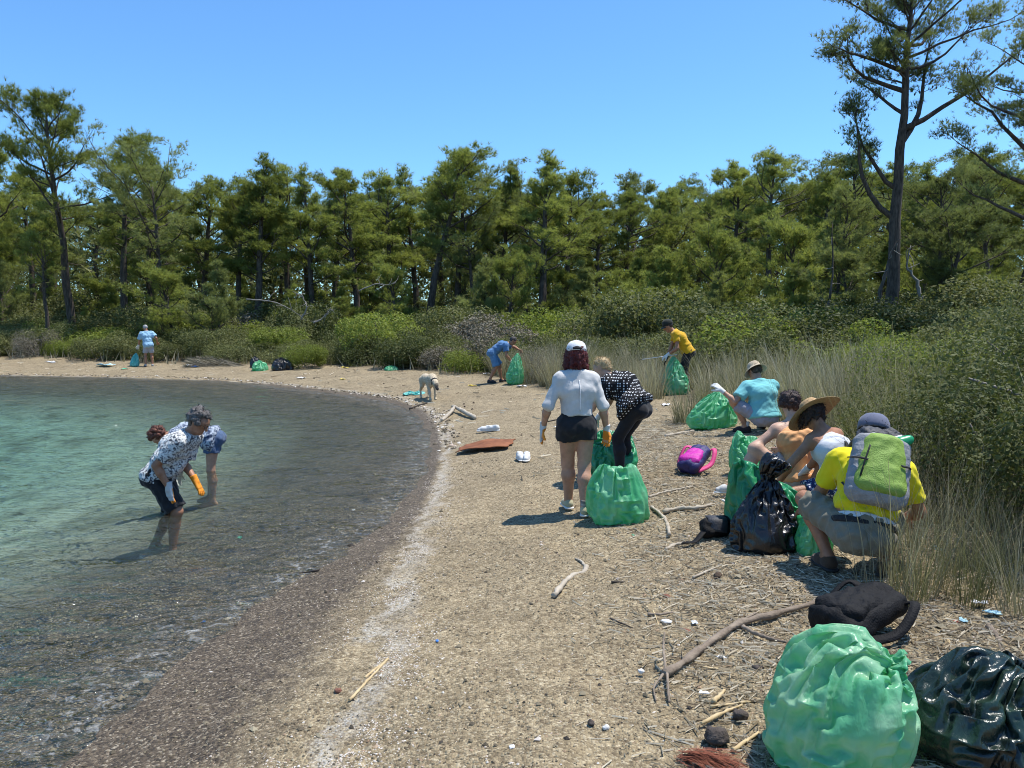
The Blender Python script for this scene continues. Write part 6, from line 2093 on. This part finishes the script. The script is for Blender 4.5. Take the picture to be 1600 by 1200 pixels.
# reddish fibre at the foot of the frame
e_ = empty('palm_fibre', gp(1105, 1190), 0, 'tuft of red-brown fibre lying left of the large pale-green bag', 'fibre')
mb = MB(); rng = np.random.default_rng(4)
for k in range(420):
    a = rng.normal() * .28 - .55
    b = np.array([rng.normal() * .03 - .06, rng.normal() * .015 + .03, .004 + abs(rng.normal()) * .016])
    d_ = np.array([math.cos(a), math.sin(a), rng.normal() * .05]); l_ = rng.uniform(.10, .24)
    s_ = np.cross(d_, [0, 0, 1]) * .0012
    mdl = b + d_ * l_ * .5 + [0, 0, .012]; e1 = b + d_ * l_ + [0, 0, -.004]
    mb.add(np.array([b - s_, b + s_, mdl + s_, mdl - s_, e1]), np.array([(0, 1, 2), (0, 2, 3), (3, 2, 4)]), .5)
tag(mb.build('strands', pmat('red-brown fibre', (.13, .035, .018), (.25, .08, .04), 40, .8), e_), kind='stuff')

# dry reed heap and dead branches by the far cove
e_ = empty('reed_heap', gp(318, 572), 0, 'heap of dry beige reeds washed up at the back of the far cove', 'reed heap')
mb = MB(); rng = np.random.default_rng(6)
for k in range(900):
    u = rng.uniform(-.8, 1.3); hh = .42 * max(0, 1 - ((u) / 1.35) ** 2) if u > -.8 else 0
    b = np.array([u, rng.normal() * .3, rng.uniform(0, 1) * hh])
    a = rng.normal() * .45 - .1
    d_ = np.array([math.cos(a), math.sin(a) * .6, -.32 + rng.normal() * .12]); l_ = rng.uniform(.25, .7)
    s_ = nrm(np.cross(d_, rng.normal(size=3))) * .008
    e1 = b + d_ * l_; e1[2] = max(0.0, e1[2])
    mb.add(np.array([b - s_, b + s_, e1]), np.array([(0, 1, 2)]), rng.uniform(.3, .8))
tag(mb.build('reeds', M_DRYL, e_), kind='stuff')
for i, (px, py, Y, pts, lb) in enumerate([
        (385, 468, 32, [(0, 0, 0), (.9, 0, -.05), (1.7, .1, -.35), (2.4, .2, -.9)], 'bare grey dead branch arching out of the scrub'), (470, 500, 31, [(0, 0, 0), (.25, 0, .5), (.05, .1, .95), (-.3, 0, 1.15)], 'twisted pale dead branch standing in the scrub'),
        (490, 505, 31, [(0, 0, 0), (.3, 0, .15), (.6, 0, .45), (.7, 0, .62)], 'thick dead stub with pale broken end in the scrub'), (560, 455, 33, [(0, 0, 0), (.7, 0, .3), (1.2, 0, .25), (1.6, 0, .35)], 'dead limb lying in the shaded scrub'),
        (1440, 470, 24, [(0, 0, 0), (-.2, 0, .6), (-.5, 0, 1.1), (-.4, 0, 1.7)], 'dead grey snag beside the tall near pine'), (1365, 490, 23.4, [(0, 0, 0), (.25, 0, .9), (.5, .1, 1.8), (.8, .1, 2.3)], 'dead trunk leaning against the tall near pine'), (1270, 500, 25, [(0, 0, 0), (.45, 0, .4), (.6, 0, 1.4), (.55, .1, 3.1)], 'thin bent bare trunk rising from the slope')]):
    o3 = at_depth(px, py, Y)
    e_ = empty('dead_branch', o3, 0, lb, 'branch')
    mb = MB(); P = bez(pts, 16)
    rng = np.random.default_rng(i)
    tube(mb, P + rng.normal(size=P.shape) * .015, np.linspace(.034 if i < 4 else .07, .010, 16), 6, .5, wob=.15, rng=rng)
    mb.build('stem', M_DEAD if i < 5 else M_BARK, e_, True)
    for k in range(5):
        b = P[5 + 2 * k]; d_ = nrm(rng.normal(size=3) + [0, 0, .3]) * rng.uniform(.25, .6)
        mb = MB(); tube(mb, bez([b, b + d_ * .5 + rng.normal(size=3) * .05, b + d_], 6), np.linspace(.018, .004, 6), 4)
        mb.build('twig', M_DEAD, e_, True)

# ------------------------------------------------------------------ plastic litter
LM = {'white': pmat('white plastic', (.62, .63, .63), (.72, .72, .71), 20, .45), 'blue': pmat('blue plastic', (.03, .16, .55), (.05, .22, .62), 20, .45), 'pale blue': pmat('pale blue plastic', (.32, .52, .60), (.4, .6, .66), 20, .45),
      'red': pmat('red plastic', (.45, .06, .05), (.5, .1, .08), 20, .5), 'green': pmat('green plastic', (.08, .42, .25), (.12, .5, .3), 20, .45), 'yellow': pmat('yellow plastic', (.6, .45, .06), (.65, .5, .1), 20, .5)}


def scrap(px, py, w, col, label, seed, group=None):
    rng = np.random.default_rng(seed)
    n = 7
    V = []
    for j in range(n):
        for i in range(n):
            u, v = i / (n - 1) - .5, j / (n - 1) - .5
            V.append((u * w * (1 + .5 * rng.normal() * .3), v * w * .6 * (1 + .4 * rng.normal() * .3), w * .10 + w * .16 * noise.noise(Vector((u * 3 + seed, v * 3, seed)))))
    F = np.array([(j * n + i, j * n + i + 1, (j + 1) * n + i + 1, (j + 1) * n + i) for j in range(n - 1) for i in range(n - 1)])
    o = solid(obj('plastic_scrap', mesh_np('plastic_scrap', V, F, False), LM[col]), .003)
    o.location = gp(px, py, .005); o.rotation_euler = (0, 0, rng.uniform(0, 6.28))
    return tag(o, label, 'litter', group)


for i, (px, py, w, col, lb) in enumerate([
        (683, 1003, .025, 'blue', 'bright blue plastic chip on open gravel'), (870, 668, .10, 'white', 'white plastic film behind the trainers'), (850, 664, .10, 'white', 'crumpled white film near the first pair of trainers'), (1040, 634, .22, 'white', 'white paper scrap at the foot of the rushes'), (1110, 934, .04, 'pale blue', 'pale blue cap in the shell litter'),
        (1530, 945, .07, 'white', 'white plastic sheet under the rushes on the bank'), (1550, 960, .08, 'pale blue', 'pale blue wrapper under the rushes'), (1505, 972, .06, 'pale blue', 'clear bluish bottle scrap amid the bank litter'), (1493, 975, .03, 'red', 'tiny red cap amid the bank litter'), (1440, 955, .07, 'white', 'white tub piece beside the green rush tuft'),
        (1465, 860, .09, 'pale blue', 'pale blue wrapper behind the crouching man'), (760, 585, .2, 'white', 'white scrap behind the bending man'), (738, 604, .25, 'yellow', 'yellow net scrap between dog and bending man'), (815, 605, .25, 'white', 'grey-white sack at the foot of the held bag'), (775, 690, .22, 'white', 'white foam sheet behind the rusty sheet'),
        (305, 574, .3, 'blue', 'blue plastic canister scrap by the reed heap'), (295, 573, .4, 'white', 'white sheet beside the reed heap'), (165, 573, .6, 'pale blue', 'pale grey-blue sheet left of the teal bag'), (80, 567, .35, 'white', 'white box lid at the back of the cove'), (195, 578, .25, 'green', 'small mint scrap at the foot of the teal bag'), (200, 560, .3, 'pale blue', 'pale blue folded sheet beside the teal bag'),
        (540, 575, .25, 'yellow', 'ochre scrap on the far gravel'), (535, 594, .2, 'yellow', 'yellow scrap near the far waterline'), (470, 592, .3, 'white', 'white film near the far waterline'), (375, 842, .07, 'green', 'green scrap seen through the shallow water'), (552, 798, .05, 'white', 'white flake floating off the shore'), (948, 590, .16, 'white', 'white scrap under the rush belt'), (990, 838, .03, 'green', 'green shred near the squat bag'),
        (318, 974, .03, 'blue', 'bright blue cap among shells at the water edge'), (1085, 975, .05, 'white', 'white shard above the forked branch'), (1070, 1000, .045, 'white', 'white cup piece beside the long branch'), (1130, 1030, .05, 'white', 'pale plastic flake under the long branch'), (1100, 1085, .04, 'white', 'white flake by the straw reeds')]):
    scrap(px, py, w, col, lb, 100 + i)

# ------------------------------------------------------------------ gravel, straw and weed that nobody could count
def pebble_mat():
    m, nt, out = new_mat('mixed pebbles')
    L = nt.links.new
    a = N(nt, 'ShaderNodeAttribute', attribute_name='tint')
    c = ramp(nt, a.outputs['Fac'], [(0.0, (.035, .028, .022)), (.25, (.110, .088, .056)), (.55, (.24, .20, .13)), (.78, (.35, .30, .20)), (.9, (.34, .20, .12)), (1.0, (.62, .59, .53))])
    p = N(nt, 'ShaderNodeBsdfPrincipled', i_Roughness=.75); p.inputs['Specular IOR Level'].default_value = .3
    L(c.outputs[0], p.inputs['Base Color']); L(p.outputs[0], out.inputs[0])
    return m


def scatter_pebbles(name, label, P, r, tint, seed):
    rng = np.random.default_rng(seed)
    n = len(P)
    base = np.array([(1, 0, 0), (0, 1, 0), (-1, 0, 0), (0, -1, 0), (0, 0, 1), (0, 0, -1)], float)
    z = height(P)
    a = rng.uniform(0, 6.28, n)
    sx_, sy_, sz_ = r * rng.uniform(.8, 1.35, n), r * rng.uniform(.6, 1.0, n), r * rng.uniform(.4, .75, n)
    B = np.repeat(base[None], n, 0) * (1 + rng.normal(size=(n, 6, 1)) * .16)
    B = B * np.stack([sx_, sy_, sz_], 1)[:, None, :]
    ca, sa = np.cos(a)[:, None], np.sin(a)[:, None]
    tl = rng.normal(size=(n, 1)) * .4
    X = B[:, :, 0] * ca - B[:, :, 1] * sa; Y = B[:, :, 0] * sa + B[:, :, 1] * ca; Z = B[:, :, 2] + X * tl * .4
    V = np.stack([X + P[:, 0:1], Y + P[:, 1:2], Z + (z + sz_ * .35)[:, None]], 2).reshape(-1, 3)
    f = np.array([(0, 1, 4), (1, 2, 4), (2, 3, 4), (3, 0, 4), (1, 0, 5), (2, 1, 5), (3, 2, 5), (0, 3, 5)])
    F = (f[None] + (np.arange(n) * 6)[:, None, None]).reshape(-1, 3)
    o = obj(name, mesh_np(name, V, F, False, {'tint': ('FACE', np.repeat(tint, 8))}), M_PEB)
    return tag(o, label, 'gravel', kind='stuff')


M_PEB = pebble_mat()
rng = np.random.default_rng(77)
n = 150000
P = np.stack([rng.uniform(-4.0, 4.6, n), np.zeros(n)], 1)
P[:, 1] = 2.3 + (rng.random(n) ** 1.5) * 8.5
d_ = shore(P); i_ = inland(P)
dens = vnoise(P[:, 0], P[:, 1], 1.1, 21) * .6 + vnoise(P[:, 0], P[:, 1], 4.0, 22) * .5
xr = np.clip((P[:, 0] - .7) / .9, 0, 1)
keep = (d_ > -2.3) & ((d_ > 0) | (rng.random(n) < .5)) & (i_ < .9) & (rng.random(n) < np.clip(dens * 1.15 - .18 + .35 * xr, .05, 1)) & (np.abs(P[:, 0]) < P[:, 1] * .75)
P, d_, xr = P[keep], d_[keep], xr[keep]
r = (.0036 + .0060 * rng.random(len(P)) ** 2.2 + .0050 * xr * rng.random(len(P)) ** 1.5 + .006 * (d_ < 0)) * (1 + (rng.random(len(P)) < .03) * 1.2)
ti = np.clip(rng.normal(.48, .22, len(P)), 0, .86)
w_ = rng.random(len(P))
ti = np.where(w_ > .965, rng.uniform(.94, 1, len(P)), ti)
ti = np.where((d_ < .7) & (d_ > 0) & (w_ < .9), ti * .55, ti)
ti = np.where(d_ < 0, np.minimum(ti, .62), ti)
scatter_pebbles('gravel', 'loose beach gravel of mixed tan and grey pebbles', P, r, ti, 3)
# strandline grit: pale shells and bleached seagrass fibres
m_ = 14000
sg = rng.integers(1, len(STRIP) - 8, m_)
tt = rng.random(m_)[:, None]
Pq = STRIP[sg] * (1 - tt) + STRIP[np.minimum(sg + 1, len(STRIP) - 1)] * tt
off_ = rng.normal(size=(m_, 2)) * np.array([.17, .10])
Pq = Pq + off_
kk = vnoise(Pq[:, 0], Pq[:, 1], 3.0, 31) > .42
Pq = Pq[kk & (shore(Pq) > .1)]
scatter_pebbles('shell_grit', 'pale shell grit along the strandline', Pq, .003 + .005 * rng.random(len(Pq)) ** 2, np.where(rng.random(len(Pq)) < .68, rng.uniform(.95, 1, len(Pq)), rng.uniform(.3, .92, len(Pq))), 4)


M_LITTER = leaf_mat('bleached straw', (.16, .12, .08), (.36, .29, .19), (.62, .55, .43), .15, .8, .0)


def straws(name, label, P, ln, w, tint, m, seed, zoff=.004):
    rng = np.random.default_rng(seed)
    n = len(P)
    z = height(P) + zoff + rng.random(n) * .008
    a = rng.uniform(0, 3.14, n)
    d = np.stack([np.cos(a), np.sin(a), rng.normal(size=n) * .10], 1) * (ln / 2)[:, None]
    s = np.stack([-np.sin(a), np.cos(a), np.zeros(n)], 1) * (w / 2)[:, None]
    c = np.column_stack([P, z])
    up = np.array([0, 0, 1.0]) * (w * .7)[:, None]
    V = np.stack([c - d - s, c - d + s, c + d + s * .7, c + d - s * .7, c - d + up, c + d + up], 1).reshape(-1, 3)
    f = np.array([(0, 3, 5, 4), (1, 4, 5, 2)])
    F = (f[None] + (np.arange(n) * 6)[:, None, None]).reshape(-1, 4)
    return tag(obj(name, mesh_np(name, V, F, False, {'tint': ('FACE', np.repeat(tint, 2))}), m), label, 'debris', kind='stuff')


n = 70000
P = np.stack([rng.uniform(.3, 4.8, n), 2.3 + rng.random(n) ** 1.4 * 11], 1)
i_ = inland(P)
q_ = np.exp(-((i_ + 1.0) / 1.0) ** 2) * .9 + np.exp(-((P[:, 0] - 1.15 - .10 * (P[:, 1] - 4)) / .42) ** 2) * .5
keep = (rng.random(n) < q_ * (.25 + vnoise(P[:, 0], P[:, 1], 2.2, 41))) & (shore(P) > .9) & (i_ < 1.2)
P = P[keep]
straws('straw_litter', 'broken straw, twigs and shell flakes strewn below the bank', P, rng.uniform(.015, .11, len(P)) * (1 + (rng.random(len(P)) < .04)), rng.uniform(.0025, .0085, len(P)), np.clip(rng.normal(.6, .3, len(P)), 0, 1), M_LITTER, 5)
n = 3500
P = np.stack([rng.uniform(-24, 4, n), rng.uniform(9, 34, n)], 1)
d_, i_ = shore(P), inland(P)
keep = (d_ > .15) & (i_ < .5) & (rng.random(n) < .75)
P = P[keep]
straws('drift_debris', 'bits of driftwood and weed strewn on the farther beach', P, rng.uniform(.04, .28, len(P)), rng.uniform(.008, .028, len(P)), np.clip(rng.normal(.5, .3, len(P)), 0, 1), M_LITTER, 6)
n = 1500
sg = rng.integers(8, len(WL) - 5, n); tt = rng.random(n)[:, None]
P = WL[sg] * (1 - tt) + WL[sg + 1] * tt + rng.normal(size=(n, 2)) * .10 + np.array([.28, .18])
P = P[(shore(P) > .05) & (P[:, 1] > 12)]
scatter_pebbles('edge_stones', 'dark and white stones lining the far water edge', P, .012 + .032 * rng.random(len(P)) ** 2, np.where(rng.random(len(P)) < .30, rng.uniform(.94, 1, len(P)), rng.uniform(0, .35, len(P))), 8)

# dry grass and ground litter under the scrub
n = 26000
P = np.stack([rng.uniform(-32, 18, n), rng.uniform(4, 46, n)], 1)
i_ = inland(P)
P = P[(i_ > .15) & (i_ < 9) & (np.abs(P[:, 0]) < P[:, 1] * .8)]
n = len(P)
z = height(P)
a = rng.uniform(0, 6.28, n); h_ = rng.uniform(.18, .55, n) * np.clip(P[:, 1] / 20, .45, 1.2)
ww = .004 * np.clip(P[:, 1] / 5, 1, 6)
c = np.column_stack([P, z - .02]); s_ = np.stack([np.cos(a), np.sin(a), np.zeros(n)], 1) * ww[:, None]
tp = c + np.stack([rng.normal(size=n) * .25, rng.normal(size=n) * .25, np.ones(n)], 1) * h_[:, None]
V = np.stack([c - s_, c + s_, tp], 1).reshape(-1, 3)
o = obj('dry_grass', mesh_np('dry_grass', V, np.arange(len(V)).reshape(-1, 3), False, {'tint': ('FACE', np.clip(rng.normal(.5, .22, n), 0, 1))}), M_GRASS)
tag(o, 'short dry grass growing between the bushes', 'grass', kind='stuff')
# far wooded hillside closing the gaps between the trunks
n = 120000
Y = rng.uniform(50, 150, n); X = rng.uniform(-.95, .95, n) * Y
Z = height(np.stack([X, Y], 1), False) + rng.random(n) ** .8 * (5.6 + 2.5 * vnoise(X, Y, .2, 51))
nv_ = rng.normal(size=(n, 3)); u_ = np.cross(nv_, rng.normal(size=(n, 3))); u_ /= np.linalg.norm(u_, axis=1)[:, None]
v_ = np.cross(u_, nv_); v_ /= np.linalg.norm(v_, axis=1)[:, None]
sz = rng.uniform(.3, .75, n)[:, None]
c = np.stack([X, Y, Z], 1)
V = np.stack([c - u_ * sz * .5, c + v_ * sz * .3, c + u_ * sz * .5], 1).reshape(-1, 3)
o = obj('distant_undergrowth', mesh_np('distant_undergrowth', V, np.arange(len(V)).reshape(-1, 3), False, {'tint': ('FACE', np.clip(rng.normal(.5, .2, n), 0, 1))}), M_LENT)
tag(o, 'dense far undergrowth filling the wood behind the trunks', 'undergrowth', kind='stuff')
